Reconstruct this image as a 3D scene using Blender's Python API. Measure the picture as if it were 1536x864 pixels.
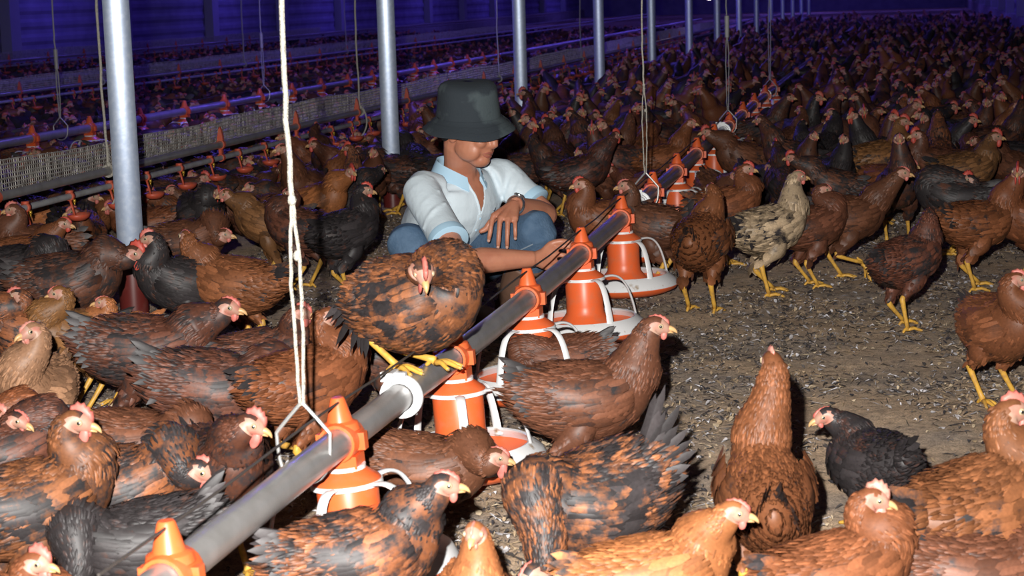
import bpy, math, random
import numpy as np
from mathutils import Vector, Matrix

for _o in list(bpy.data.objects):
    bpy.data.objects.remove(_o)
SC = bpy.context.scene
COL = SC.collection
random.seed(7)
RNG = np.random.default_rng(11)
PI = math.pi

# ------------------------------------------------------------------ camera (photo taken as 1536 x 864)
FPX, CX, CY, CAMH = 2800.0, 768.0, 432.0, 1.0
_dy = np.array([(1370 - CX) / FPX, (-28 - CY) / FPX, 1.0]); _dy /= np.linalg.norm(_dy)
_b, _a = 1.0, 0.030
_dn = np.array([_a, _b, -(_a * _dy[0] + _b * _dy[1]) / _dy[2]]); _dn /= np.linalg.norm(_dn)
_X = np.cross(_dy, -_dn); _X /= np.linalg.norm(_X)
CR = np.stack([_X, _dy, -_dn])          # world = CR @ camera (x right, y down, z forward)
CAMP = np.array([0.0, 0.0, CAMH])


def ray(u, v):
    return CR @ np.array([(u - CX) / FPX, (v - CY) / FPX, 1.0])


def at_z(u, v, z=0.0):
    d = ray(u, v)
    return CAMP + d * ((z - CAMH) / d[2])


def at_y(u, v, y):
    d = ray(u, v)
    return CAMP + d * (y / d[1])


def at_x(u, v, x):
    d = ray(u, v)
    return CAMP + d * (x / d[0])


def proj(p):
    q = CR.T @ (np.asarray(p, float) - CAMP)
    return CX + FPX * q[0] / q[2], CY + FPX * q[1] / q[2], q[2]


cd = bpy.data.cameras.new('camera')
cam = bpy.data.objects.new('camera', cd)
COL.objects.link(cam)
cd.sensor_fit = 'HORIZONTAL'
cd.sensor_width = 36.0
cd.lens = FPX / 1536.0 * 36.0
cd.clip_start, cd.clip_end = 0.05, 300
_m = Matrix.Identity(4)
for i in range(3):
    _m[i][0], _m[i][1], _m[i][2], _m[i][3] = CR[i][0], -CR[i][1], -CR[i][2], CAMP[i]
cam.matrix_world = _m
cd.dof.use_dof = True
cd.dof.focus_distance = 5.3
cd.dof.aperture_fstop = 13.0
SC.camera = cam

# ------------------------------------------------------------------ world, lights, exposure
SC.view_settings.view_transform = 'Standard'
SC.view_settings.look = 'None'
SC.view_settings.exposure = 0.0
SC.view_settings.gamma = 1.0
W = bpy.data.worlds.new('night'); SC.world = W
W.use_nodes = True
W.node_tree.nodes['Background'].inputs[0].default_value = (0.10, 0.08, 0.30, 1)
W.node_tree.nodes['Background'].inputs[1].default_value = 0.01


def lamp(name, kind, loc, energy, color, **kw):
    d = bpy.data.lights.new(name, kind)
    d.energy = energy; d.color = color
    for k, v in kw.items():
        setattr(d, k, v)
    o = bpy.data.objects.new(name, d)
    o.location = loc
    COL.objects.link(o)
    return o


# the photographer's flash gun, up and to the left of the lens
_fl = CAMP + CR @ np.array([-0.085, -0.125, -0.02])
_flash = lamp('camera_flash', 'SPOT', _fl, 1330, (1.0, 0.97, 0.93), shadow_soft_size=0.014, spot_size=math.radians(63), spot_blend=1.0)
_flash.rotation_euler = Vector(ray(768, 640)).to_track_quat('-Z', 'Y').to_euler()

LED_X = (-4.0, -11.0, 0.9)
LED_SPOTS = []
for lx in LED_X:
    for ly in (12, 19, 26, 33, 40, 48, 56, 66):
        if lx == 0.9 and ly < 33:
            continue
        LED_SPOTS.append((lx, ly, {-4.0: 2.1, -11.0: .55, .9: .6}[lx]))

# ------------------------------------------------------------------ mesh helpers


class Geo:
    """collects vertices, faces, materials and a per-point 'fx' colour, then links ONE mesh object"""

    def __init__(self):
        self.V, self.F, self.M, self.A, self.n = [], [], [], [], 0

    def add(self, V, F, mat=0, fx=(0.5, 0.5, 0.0, 0.0)):
        V = np.asarray(V, float).reshape(-1, 3)
        fx = np.asarray(fx, float)
        if fx.ndim == 1:
            fx = np.tile(fx, (len(V), 1))
        fl = F if isinstance(F, list) and len(F) and isinstance(F[0], np.ndarray) and F[0].ndim == 2 else None
        if fl is None:
            by = {}
            for f in F:
                by.setdefault(len(f), []).append(f)
            fl = [np.array(x) for x in by.values()]
        for f in fl:
            self.F.append(f + self.n)
            if np.ndim(mat) == 0:
                self.M.append(np.full(len(f), mat, int))
            else:
                self.M.append(np.asarray(mat, int))
        self.V.append(V); self.A.append(fx)
        self.n += len(V)
        return self

    def merge(self, other, matmap=None, xf=None):
        V = np.concatenate(other.V)
        if xf is not None:
            V = V @ xf[0].T + xf[1]
        off = self.n
        self.V.append(V); self.A.append(np.concatenate(other.A)); self.n += len(V)
        for f, m in zip(other.F, other.M):
            self.F.append(f + off)
            self.M.append(np.array([matmap[i] for i in m]) if matmap else m)
        return self

    def mesh(self, name, mats, smooth=True, fx=True):
        me = bpy.data.meshes.new(name)
        if self.n == 0:
            return me
        V = np.concatenate(self.V)
        me.vertices.add(len(V)); me.vertices.foreach_set('co', V.ravel())
        loops = np.concatenate([f.ravel() for f in self.F])
        tot = np.concatenate([np.full(len(f), f.shape[1], int) for f in self.F])
        st = np.concatenate([[0], np.cumsum(tot)[:-1]])
        me.loops.add(len(loops)); me.loops.foreach_set('vertex_index', loops.astype(np.int32))
        me.polygons.add(len(tot)); me.polygons.foreach_set('loop_start', st.astype(np.int32))
        me.polygons.foreach_set('material_index', np.concatenate(self.M).astype(np.int32))
        me.polygons.foreach_set('use_smooth', np.full(len(tot), smooth))
        if fx:
            at = me.attributes.new('fx', 'FLOAT_COLOR', 'POINT')
            at.data.foreach_set('color', np.concatenate(self.A).astype(np.float32).ravel())
        for m in mats:
            me.materials.append(m)
        me.update(calc_edges=True)
        if smooth and not fx:
            me.set_sharp_from_angle(angle=math.radians(42))
        return me

    def obj(self, name, mats, parent=None, smooth=True, fx=False):
        o = bpy.data.objects.new(name, self.mesh(name, mats if isinstance(mats, (list, tuple)) else [mats], smooth, fx))
        COL.objects.link(o)
        if parent is not None:
            o.parent = parent
        return o


def nrm(v):
    v = np.asarray(v, float)
    return v / max(1e-9, np.linalg.norm(v))


def catmull(P, k):
    P = np.asarray(P, float)
    Q = np.vstack([2 * P[0] - P[1], P, 2 * P[-1] - P[-2]])
    out = []
    t = np.linspace(0, 1, k, endpoint=False)[:, None]
    for i in range(1, len(Q) - 2):
        a, b, c, d = Q[i - 1], Q[i], Q[i + 1], Q[i + 2]
        out.append(0.5 * (2 * b + (c - a) * t + (2 * a - 5 * b + 4 * c - d) * t ** 2 + (3 * b - a - 3 * c + d) * t ** 3))
    out.append(P[-1:])
    return np.vstack(out)


def frames(C, side0=None):
    T = np.gradient(C, axis=0)
    T /= np.maximum(1e-9, np.linalg.norm(T, axis=1))[:, None]
    if side0 is None:
        side0 = np.cross([0, 0, 1.0], T[0])
        if np.linalg.norm(side0) < 0.1:
            side0 = np.array([1.0, 0, 0])
    S = np.zeros_like(C); s = np.asarray(side0, float)
    for i in range(len(C)):
        s = nrm(s - T[i] * (T[i] @ s)); S[i] = s
    return T, S, np.cross(T, S)


def loft_rings(C, ra, rb, seg, side0=None):
    T, S, N = frames(C, side0)
    th = np.linspace(0, 2 * PI, seg, endpoint=False)
    ca, sa = np.cos(th), np.sin(th)
    return C[:, None, :] + S[:, None, :] * (ra[:, None] * ca)[:, :, None] + N[:, None, :] * (rb[:, None] * sa)[:, :, None]


def ring_faces(n, seg, caps=True):
    i = np.arange(n - 1)[:, None] * seg; j = np.arange(seg)[None, :]; j2 = (j + 1) % seg
    q = np.stack([i + j, i + j2, i + seg + j2, i + seg + j], -1).reshape(-1, 4)
    fl = [q]
    if caps:
        fl.append(np.arange(seg)[::-1][None, :].copy())
        fl.append((np.arange(seg) + (n - 1) * seg)[None, :])
    return fl


def tube(g, pts, r, seg=8, mat=0, sub=0, rb=None, side0=None, fx=(0.5, 0.5, 0, 0)):
    P = np.asarray(pts, float)
    r = np.full(len(P), r, float) if np.ndim(r) == 0 else np.asarray(r, float)
    rb = r if rb is None else (np.full(len(P), rb, float) if np.ndim(rb) == 0 else np.asarray(rb, float))
    if sub:
        D = catmull(np.column_stack([P, r, rb]), sub)
        P, r, rb = D[:, :3], np.maximum(1e-4, D[:, 3]), np.maximum(1e-4, D[:, 4])
    R = loft_rings(P, r, rb, seg, side0)
    fl = ring_faces(len(P), seg)
    for f in fl:
        pass
    V = R.reshape(-1, 3)
    first = True
    n0 = g.n
    g.V.append(V); g.A.append(np.tile(np.asarray(fx, float), (len(V), 1))); g.n += len(V)
    for f in fl:
        g.F.append(f + n0); g.M.append(np.full(len(f), mat, int))
    return g


def lathe(g, prof, seg=24, mat=0, loc=(0, 0, 0), close=False):
    P = np.asarray(prof, float); n = len(P)
    th = np.linspace(0, 2 * PI, seg, endpoint=False)
    V = np.stack([P[:, 0][:, None] * np.cos(th), P[:, 0][:, None] * np.sin(th), np.repeat(P[:, 1][:, None], seg, 1)], -1) + np.asarray(loc)
    i = np.arange(n if close else n - 1)[:, None]; j = np.arange(seg)[None, :]; j2 = (j + 1) % seg; i2 = (i + 1) % n
    q = np.stack([i * seg + j, i * seg + j2, i2 * seg + j2, i2 * seg + j], -1).reshape(-1, 4)
    n0 = g.n
    V = V.reshape(-1, 3)
    g.V.append(V); g.A.append(np.tile([0.5, 0.5, 0, 0], (len(V), 1))); g.n += len(V)
    g.F.append(q + n0); g.M.append(np.full(len(q), mat, int))
    if not close:
        for k, fl in ((0, True), (n - 1, False)):
            if P[k, 0] > 1e-4:
                f = np.arange(seg) + k * seg
                g.F.append((f[::-1] if fl else f)[None, :].copy() + n0); g.M.append(np.array([mat]))
    return g


def box(g, c, s, mat=0, rot=None):
    c, s = np.asarray(c, float), np.asarray(s, float) / 2
    V = np.array([[x, y, z] for x in (-1, 1) for y in (-1, 1) for z in (-1, 1)], float) * s
    if rot is not None:
        V = V @ np.asarray(rot).T
    return g.add(V + c, [np.array([[0, 1, 3, 2], [4, 6, 7, 5], [0, 4, 5, 1], [2, 3, 7, 6], [0, 2, 6, 4], [1, 5, 7, 3]])], mat)


def prism(g, poly, th, mat=0, bevel=0.0):
    """polygon in xz, extruded +-th/2 in y"""
    P = np.asarray(poly, float); n = len(P)
    V = np.vstack([np.column_stack([P[:, 0], np.full(n, -th / 2), P[:, 1]]), np.column_stack([P[:, 0], np.full(n, th / 2), P[:, 1]])])
    i = np.arange(n); j = (i + 1) % n
    n0 = g.n
    g.V.append(V); g.A.append(np.tile([0.5, 0.5, 0, 0], (2 * n, 1))); g.n += 2 * n
    for f in (np.stack([i, j, j + n, i + n], -1), i[::-1][None, :].copy(), (i + n)[None, :]):
        g.F.append(f + n0); g.M.append(np.full(len(f), mat, int))
    return g


def sphere(g, c, r, mat=0, seg=10, rings=6, axis=None):
    ph = np.linspace(0, PI, rings + 1)
    prof = np.column_stack([np.maximum(1e-5, np.sin(ph)), -np.cos(ph)])
    h = Geo(); lathe(h, prof, seg)
    V = np.concatenate(h.V) * np.asarray(r, float)
    g.add(V + np.asarray(c, float), [h.F[0]], mat)
    return g


def empty(name, loc=(0, 0, 0), rz=0.0, s=1.0):
    o = bpy.data.objects.new(name, None)
    o.location = loc; o.rotation_euler = (0, 0, rz); o.scale = (s, s, s)
    o.empty_display_size = 0.05
    COL.objects.link(o)
    return o


def tag(o, label=None, cat=None, group=None, kind=None):
    for k, v in (('label', label), ('category', cat), ('group', group), ('kind', kind)):
        if v:
            o[k] = v
    return o


def copy_tree(o, parent=None):
    c = o.copy(); COL.objects.link(c)
    if parent is not None:
        c.parent = parent
    for ch in list(o.children):
        copy_tree(ch, c)
    return c


# ------------------------------------------------------------------ materials


def mat(name, color, rough=0.6, metal=0.0, spec=0.5, noise=None, bump=0.0, bscale=40.0, objcol=False, coat=0.0, sss=0.0):
    m = bpy.data.materials.new(name); m.use_nodes = True
    nt = m.node_tree; b = nt.nodes['Principled BSDF']
    b.inputs['Base Color'].default_value = (*color, 1)
    b.inputs['Roughness'].default_value = rough
    b.inputs['Metallic'].default_value = metal
    b.inputs['Specular IOR Level'].default_value = spec
    if coat:
        b.inputs['Coat Weight'].default_value = coat
    if sss:
        b.inputs['Subsurface Weight'].default_value = sss
        b.inputs['Subsurface Radius'].default_value = (0.012, 0.004, 0.002)
        b.inputs['Subsurface Scale'].default_value = 0.5
    tc = nt.nodes.new('ShaderNodeTexCoord')
    src = None
    if objcol:
        oi = nt.nodes.new('ShaderNodeObjectInfo'); src = oi.outputs['Color']
        nt.links.new(src, b.inputs['Base Color'])
    if noise:                       # (second colour, scale, low, high)
        c2, sc, lo, hi = noise
        n = nt.nodes.new('ShaderNodeTexNoise'); n.inputs['Scale'].default_value = sc; n.inputs['Detail'].default_value = 6
        nt.links.new(tc.outputs['Object'], n.inputs['Vector'])
        r = nt.nodes.new('ShaderNodeMapRange'); r.inputs[1].default_value = lo; r.inputs[2].default_value = hi
        nt.links.new(n.outputs['Fac'], r.inputs[0])
        mx = nt.nodes.new('ShaderNodeMix'); mx.data_type = 'RGBA'
        nt.links.new(r.outputs[0], mx.inputs[0])
        if src:
            nt.links.new(src, mx.inputs[6])
        else:
            mx.inputs[6].default_value = (*color, 1)
        mx.inputs[7].default_value = (*c2, 1)
        nt.links.new(mx.outputs[2], b.inputs['Base Color'])
    if bump:
        n = nt.nodes.new('ShaderNodeTexNoise'); n.inputs['Scale'].default_value = bscale; n.inputs['Detail'].default_value = 5
        nt.links.new(tc.outputs['Object'], n.inputs['Vector'])
        bp = nt.nodes.new('ShaderNodeBump'); bp.inputs['Strength'].default_value = bump; bp.inputs['Distance'].default_value = 0.01
        nt.links.new(n.outputs['Fac'], bp.inputs['Height']); nt.links.new(bp.outputs[0], b.inputs['Normal'])
    return m


def feather_material(name, tint_attr=None):
    m = bpy.data.materials.new(name); m.use_nodes = True
    nt = m.node_tree; L = nt.links.new; b = nt.nodes['Principled BSDF']
    N = nt.nodes.new
    at = N('ShaderNodeAttribute'); at.attribute_name = 'fx'
    sep = N('ShaderNodeSeparateColor'); L(at.outputs['Color'], sep.inputs[0])
    if tint_attr:
        oi = N('ShaderNodeAttribute'); oi.attribute_name = tint_attr
        col, dark = oi.outputs['Color'], oi.outputs['Alpha']; rnd = None
    else:
        oi = N('ShaderNodeObjectInfo')
        col, dark, rnd = oi.outputs['Color'], oi.outputs['Alpha'], oi.outputs['Random']
    tc = N('ShaderNodeTexCoord')
    ns = N('ShaderNodeTexNoise'); ns.inputs['Scale'].default_value = 30; ns.inputs['Detail'].default_value = 6; ns.inputs['Roughness'].default_value = 0.62
    if rnd is not None:
        ns.noise_dimensions = '4D'
        mw = N('ShaderNodeMath'); mw.operation = 'MULTIPLY'; L(rnd, mw.inputs[0]); mw.inputs[1].default_value = 37.0
        L(mw.outputs[0], ns.inputs['W'])
    L(tc.outputs['Object'], ns.inputs['Vector'])

    def math_(op, x, y, clamp=False):
        n = N('ShaderNodeMath'); n.operation = op; n.use_clamp = clamp
        for i, q in enumerate((x, y)):
            if isinstance(q, (int, float)):
                n.inputs[i].default_value = q
            else:
                L(q, n.inputs[i])
        return n.outputs[0]
    # darkness: blotches + region (tail, wing) + a little per feather
    k = math_('MULTIPLY', math_('SUBTRACT', ns.outputs['Fac'], 0.5), 3.4)
    k = math_('ADD', k, math_('MULTIPLY', math_('SUBTRACT', sep.outputs[0], 0.5), -0.42))
    k = math_('ADD', k, math_('MULTIPLY', dark, 2.1))
    k = math_('ADD', k, math_('MULTIPLY', sep.outputs[2], 1.25))
    k = math_('SUBTRACT', k, 0.95)
    k = math_('MULTIPLY', k, 1.9, True)
    br = math_('ADD', math_('MULTIPLY', math_('POWER', sep.outputs[0], 1.6), 0.85), 0.62)
    # pale shaft and tip
    al = math_('ADD', math_('MULTIPLY', sep.outputs[1], 0.30), 0.86)
    br = math_('MULTIPLY', br, al)
    ns2 = N('ShaderNodeTexNoise'); ns2.inputs['Scale'].default_value = 160; ns2.inputs['Detail'].default_value = 2
    L(tc.outputs['Object'], ns2.inputs['Vector'])
    br = math_('MULTIPLY', br, math_('ADD', math_('MULTIPLY', ns2.outputs['Fac'], 0.7), 0.65))
    vm = N('ShaderNodeVectorMath'); vm.operation = 'SCALE'; L(col, vm.inputs[0]); L(br, vm.inputs['Scale'])
    vd = N('ShaderNodeVectorMath'); vd.operation = 'SCALE'; vd.inputs[0].default_value = (0.034, 0.029, 0.030); L(br, vd.inputs['Scale'])
    mx = N('ShaderNodeMix'); mx.data_type = 'RGBA'
    L(k, mx.inputs[0]); L(vm.outputs[0], mx.inputs[6]); L(vd.outputs[0], mx.inputs[7])
    L(mx.outputs[2], b.inputs['Base Color'])
    b.inputs['Roughness'].default_value = 0.5
    b.inputs['Specular IOR Level'].default_value = 0.35
    return m


M = {}
M['feather'] = feather_material('hen_feathers')
M['flock'] = feather_material('flock_feathers', 'tint')
M['skin'] = mat('hen_face_skin', (0.42, 0.26, 0.19), 0.5, noise=((0.46, 0.17, 0.125), 60, 0.35, 0.7))
M['comb'] = mat('hen_comb', (0.6, 0.1, 0.08), 0.5, objcol=True, noise=((0.55, 0.10, 0.08), 70, 0.45, 0.8))
M['comb_plain'] = mat('hen_comb_plain', (0.52, 0.11, 0.08), 0.5)
M['beak'] = mat('hen_beak', (0.60, 0.36, 0.16), 0.4)
M['shank'] = mat('hen_shank', (0.72, 0.40, 0.06), 0.5, noise=((0.5, 0.27, 0.07), 90, 0.45, 0.7))
M['claw'] = mat('hen_claw', (0.35, 0.25, 0.14), 0.5)
M['iris'] = mat('hen_iris', (0.50, 0.38, 0.24), 0.24, spec=0.9)
M['pupil'] = mat('hen_pupil', (0.015, 0.015, 0.015), 0.20, spec=1.0)
M['orange'] = mat('orange_plastic', (0.80, 0.135, 0.035), 0.38, noise=((0.62, 0.16, 0.07), 25, 0.5, 0.75))
M['red'] = mat('red_plastic', (0.62, 0.10, 0.05), 0.45, noise=((0.5, 0.16, 0.10), 30, 0.45, 0.75))
M['white'] = mat('white_plastic', (0.78, 0.78, 0.78), 0.4, noise=((0.36, 0.25, 0.15), 34, 0.60, 0.74))
M['pipe'] = mat('galvanized_pipe', (0.37, 0.36, 0.355), 0.30, metal=0.35, noise=((0.26, 0.25, 0.24), 18, 0.4, 0.8), bump=0.02, bscale=90)
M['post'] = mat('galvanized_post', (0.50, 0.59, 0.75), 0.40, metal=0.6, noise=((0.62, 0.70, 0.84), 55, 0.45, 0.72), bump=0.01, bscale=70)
_nt = M['post'].node_tree; _tg = _nt.nodes.new('ShaderNodeTangent'); _tg.direction_type = 'RADIAL'; _tg.axis = 'Z'
_pb = _nt.nodes['Principled BSDF']; _pb.inputs['Anisotropic'].default_value = 0.85
_nt.links.new(_tg.outputs[0], _pb.inputs['Tangent'])
M['sleeve'] = mat('maroon_pvc', (0.12, 0.018, 0.015), 0.35, noise=((0.16, 0.05, 0.04), 20, 0.5, 0.8))
M['pvc'] = mat('grey_pvc', (0.42, 0.42, 0.43), 0.42, noise=((0.28, 0.27, 0.26), 20, 0.4, 0.75))
M['wire'] = mat('zinc_wire', (0.55, 0.55, 0.53), 0.4, metal=0.6)
M['disc'] = mat('white_zinc', (0.80, 0.81, 0.82), 0.32, metal=0.1)
M['rope'] = mat('white_rope', (0.52, 0.49, 0.42), 0.9, bump=0.8, bscale=220)
M['rope_grey'] = mat('grey_cord', (0.40, 0.40, 0.38), 0.9)
M['cable'] = mat('dark_cable', (0.06, 0.05, 0.045), 0.6)
M['mesh'] = mat('dusty_netting', (0.58, 0.55, 0.50), 0.8, noise=((0.22, 0.2, 0.18), 30, 0.4, 0.7))
M['brass'] = mat('brass_nipple', (0.65, 0.42, 0.06), 0.3, metal=0.6)
M['wall'] = mat('curtain_wall', (0.30, 0.28, 0.42), 0.7, noise=((0.20, 0.19, 0.30), 3, 0.3, 0.7))
M['kerb'] = mat('concrete_kerb', (0.34, 0.33, 0.33), 0.85, noise=((0.24, 0.23, 0.22), 6, 0.3, 0.7))
M['steel'] = mat('dark_steel', (0.14, 0.14, 0.15), 0.5, metal=0.4)

# ================================================================== HENS
HMATS = None


def rotz(a):
    c, s = math.cos(a), math.sin(a)
    return np.array([[c, -s, 0], [s, c, 0], [0, 0, 1.0]])


def feathers(g, P, T, N, L, Wd, region, rng, hug, ruffle=0.004, mat_=0):
    """P base points, T direction to the tip, N outward normal, all (F,3); 9 points and 9 triangles a feather"""
    F = len(P)
    if F == 0:
        return
    L = np.broadcast_to(np.asarray(L, float), (F,)) * rng.uniform(0.8, 1.2, F)
    Wd = np.broadcast_to(np.asarray(Wd, float), (F,)) * rng.uniform(0.85, 1.15, F)
    T = T / np.linalg.norm(T, axis=1)[:, None]
    Wv = np.cross(N, T); Wv /= np.maximum(1e-9, np.linalg.norm(Wv, axis=1))[:, None]
    ruf = rng.uniform(-0.2, 1.0, F) * ruffle
    hug = np.broadcast_to(np.asarray(hug, float), (F,))
    V = np.zeros((F, 9, 3)); A = np.zeros((F, 9, 4))
    tw = rng.normal(0, 0.0012, F)
    rows = [(0.0, ((-0.35, 0), (0.35, 0))), (0.42, ((-0.5, 0), (0, 0.0016), (0.5, 0))), (0.8, ((-0.36, 0), (0, 0.0012), (0.36, 0))), (1.0, ((0, 0),))]
    k = 0
    rnd = rng.random(F)
    for s, cs in rows:
        lift = -0.002 + 0.0045 * min(1, s / 0.4) + ruf * s - hug * s * s * L
        for c, up in cs:
            V[:, k] = P + T * (L * s)[:, None] + Wv * (Wd * c)[:, None] + N * (lift + up + tw * c * s)[:, None]
            A[:, k, 0] = rnd; A[:, k, 1] = s * (0.8 if c else 1.0); A[:, k, 2] = region; A[:, k, 3] = 1
            k += 1
    tri = np.array([[0, 1, 3], [0, 3, 2], [1, 4, 3], [2, 3, 6], [2, 6, 5], [3, 4, 7], [3, 7, 6], [5, 6, 8], [6, 7, 8]])
    idx = (np.arange(F) * 9)[:, None, None] + tri[None]
    g.V.append(V.reshape(-1, 3)); g.A.append(A.reshape(-1, 4))
    g.F.append(idx.reshape(-1, 3) + g.n); g.M.append(np.full(F * 9, mat_, int)); g.n += F * 9


BODY = np.array([   # x, z, half width, half height
    (-.150, .258, .010, .014), (-.132, .250, .029, .034), (-.094, .232, .057, .063), (-.040, .213, .075, .080),
    (.022, .206, .077, .084), (.070, .220, .064, .074), (.098, .248, .050, .056)])


def make_hen(pose, rng, lod=0):
    """-> dict of Geo in hen space (facing +x, feet at the origin).
    pose: drop, pitch, head (3,) , hdir (3,), comb, wattle, feet [(dx,dy,dz,roll)...], tail, fluff"""
    drop, pitch = pose.get('drop', 0.0), math.radians(pose.get('pitch', 0.0))
    fat = pose.get('fat', 1.0)
    c, s = math.cos(pitch), math.sin(pitch)

    def place(x, y, z):
        dx, dz = x, z - 0.205
        return np.array([dx * c - dz * s, y, 0.205 + dx * s + dz * c - drop])
    H = np.asarray(pose['head'], float); hd = nrm(pose['hdir'])
    up = nrm(np.array([0, 0, 1.0]) - hd * hd[2]); left = np.cross(up, hd)
    ctrl = [(*place(x, 0, z), ry * fat, rz * (fat if i > 1 else 1)) for i, (x, z, ry, rz) in enumerate(BODY)]
    N0 = np.array(ctrl[-1][:3])
    E = H - hd * 0.012 - up * 0.018                      # top of the neck
    t0 = nrm(place(.098, 0, .248) - place(.045, 0, .19)) ; kz = min(1.0, max(0.0, (H[2] - N0[2]) / .12)); t1 = nrm(hd * (1.0 - .65 * kz) + up * (.15 + .75 * kz))
    d = np.linalg.norm(E - N0); k = d * 0.85
    for t, r in ((0.28, .0520), (0.60, .0385), (1.0, .0260)):
        h00, h10, h01, h11 = 2 * t**3 - 3 * t**2 + 1, t**3 - 2 * t**2 + t, -2 * t**3 + 3 * t**2, t**3 - t**2
        p = N0 * h00 + t0 * k * h10 + E * h01 + t1 * k * h11
        ctrl.append((*p, r, r * 1.12))
    for a, b_, ry, rz in ((-.002, .001, .0205, .0235), (.013, .001, .0165, .0185), (.026, -.003, .0105, .0115), (.033, -.0045, .005, .006)):
        ctrl.append((*(H + hd * a + up * b_), ry, rz))
    nb, sub = len(BODY), (4 if lod == 0 else 3 if lod == 1 else 2 if lod == 2 else 1)
    seg = 20 if lod == 0 else 14 if lod == 1 else 8 if lod == 2 else 6
    D = catmull(ctrl, sub)
    C, ra, rb = D[:, :3], np.maximum(.003, D[:, 3]), np.maximum(.003, D[:, 4])
    T, S, N = frames(C, np.array([0, 1.0, 0]))
    th = np.linspace(0, 2 * PI, seg, endpoint=False)
    R = C[:, None] + S[:, None] * (ra[:, None] * np.cos(th))[:, :, None] + N[:, None] * (rb[:, None] * np.sin(th))[:, :, None]
    V = R.reshape(-1, 3)
    out = {}
    body = Geo()
    fl = ring_faces(len(C), seg)
    head_i = (len(ctrl) - 4) * sub - 1
    # face skin: the front and sides of the head
    qc = V[fl[0]].mean(1) - H
    a, u = qc @ hd, qc @ up
    ring_of = np.repeat(np.arange(len(C) - 1), seg)
    skin = (ring_of >= head_i - 1) & (a > -.011) & ~((u > .0135) & (a < .012)) & (u > -.024)
    A = np.tile([0.45, 0.5, 0, 1.0], (len(V), 1))
    body.add(V, fl[:1], np.where(skin, 1, 0), A)
    body.F += [fl[1] + 0, fl[2] + 0]; body.M += [np.array([0]), np.array([1])]
    out['body'] = body
    # ---- plumage rows from neck to tail
    g = Geo()
    arc = np.concatenate([[0], np.cumsum(np.linalg.norm(np.diff(C, axis=0), axis=1))])
    iN0 = (nb - 1) * sub; iE = (nb + 2) * sub
    dens = {0: 1.0, 1: 0.62}.get(lod, 0.0)
    if dens:
        a_end = arc[iE] + .022
        x = arc[1] * .6
        while x < a_end:
            neck = np.clip((x - arc[iN0] + .03) / .06, 0, 1)
            Lf = .031 * (1 - neck) + .025 * neck
            if x > arc[iE] - .012:
                Lf = .014
            wf = (.0066 * (1 - neck) + .0048 * neck) * (1.0 if x < arc[iE] else .8)
            if lod == 1:
                Lf *= 1.25; wf *= 1.4
            f = np.interp(x, arc, np.arange(len(C))); i = int(min(len(C) - 2, f)); w = f - i
            cc = C[i] * (1 - w) + C[i + 1] * w; aa = ra[i] * (1 - w) + ra[i + 1] * w; bb = rb[i] * (1 - w) + rb[i + 1] * w
            tt, ss, nn = T[i], S[i], N[i]
            n = max(5, int(2 * PI * (aa + bb) / 2 / (wf * .68) * (dens if lod else 1)))
            ang = (np.arange(n) + rng.random()) / n * 2 * PI + rng.normal(0, .06, n)
            jit = rng.normal(0, Lf * .12, n)
            ca, sa = np.cos(ang), np.sin(ang)
            P = cc + ss * (aa * ca)[:, None] + nn * (bb * sa)[:, None] + tt * jit[:, None]
            No = ss * (ca / aa)[:, None] + nn * (sa / bb)[:, None]
            No /= np.linalg.norm(No, axis=1)[:, None]
            Td = np.tile(-tt, (n, 1)) + rng.normal(0, .10, (n, 3))
            Td[:, 2] -= .30 * (1 - neck) * np.abs(ca)
            Td -= No * np.sum(Td * No, 1)[:, None]
            if x > arc[iE] - .03:                       # leave the face bare
                rel = P - H
                keep = ~((rel @ hd > -.010) & (rel @ up < .014))
                P, No, Td = P[keep], No[keep], Td[keep]
            fl_l = np.where((np.sin(ang) < -.3) & (x < arc[iN0] - .06), 1.35, 1.0)[:len(P)] if len(P) == n else 1.0
            feathers(g, P, Td, No, Lf * fl_l, wf, pose.get('nd', -.08) * neck, rng, .16 if neck < .5 else .05,
                     ruffle=.006 if neck < .5 else .003)
            x += Lf * (.50 if lod == 0 else .50)
    out['plumage'] = g

    def body_y(x, z):                                   # half width of the trunk at a side point (rest pose)
        cz = np.interp(x, BODY[:, 0], BODY[:, 1]); ry = np.interp(x, BODY[:, 0], BODY[:, 2]) * fat; rz = np.interp(x, BODY[:, 0], BODY[:, 3]) * fat
        q = np.clip(1 - ((z - cz) / rz) ** 2, 0.04, 1)
        return ry * np.sqrt(q)
    # ---- wings: rows of coverts, then secondaries and primaries
    for side in (1, -1) if lod < 2 else ():
        w = Geo()
        rows = []
        kx = 1.0 if lod < 2 else 2.0
        for r_, (n, x0, z0, x1, z1, L, wd, dn, reg, off) in enumerate((
                (9, -.015, .240, .045, .172, .095, .026, .10, .55, .002),
                (8, .000, .257, .050, .174, .092, .026, .05, .30, .006),
                (9, .028, .262, .066, .172, .060, .024, -.06, .12, .012),
                (9, .052, .262, .084, .180, .048, .021, -.10, .02, .015),
                (8, .074, .258, .098, .190, .040, .018, -.15, .0, .018))):
            n = max(3, int(n * 1.4 / kx))
            for q in range(n):
                t = (q + .5) / n
                rows.append((x0 + (x1 - x0) * t + rng.normal(0, .003), z0 + (z1 - z0) * t + rng.normal(0, .002), L * (1.15 - .3 * abs(t - .6)), wd * .68 * kx ** .7, dn + (t - .5) * -.16 * (1 if r_ < 2 else .5) + rng.normal(0, .03), reg, off + t * .003))
        rows = np.array(rows)
        F = len(rows)
        rnd = rng.random(F)
        Vv = np.zeros((F, 9, 3)); Aa = np.zeros((F, 9, 4)); k_ = 0
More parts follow.
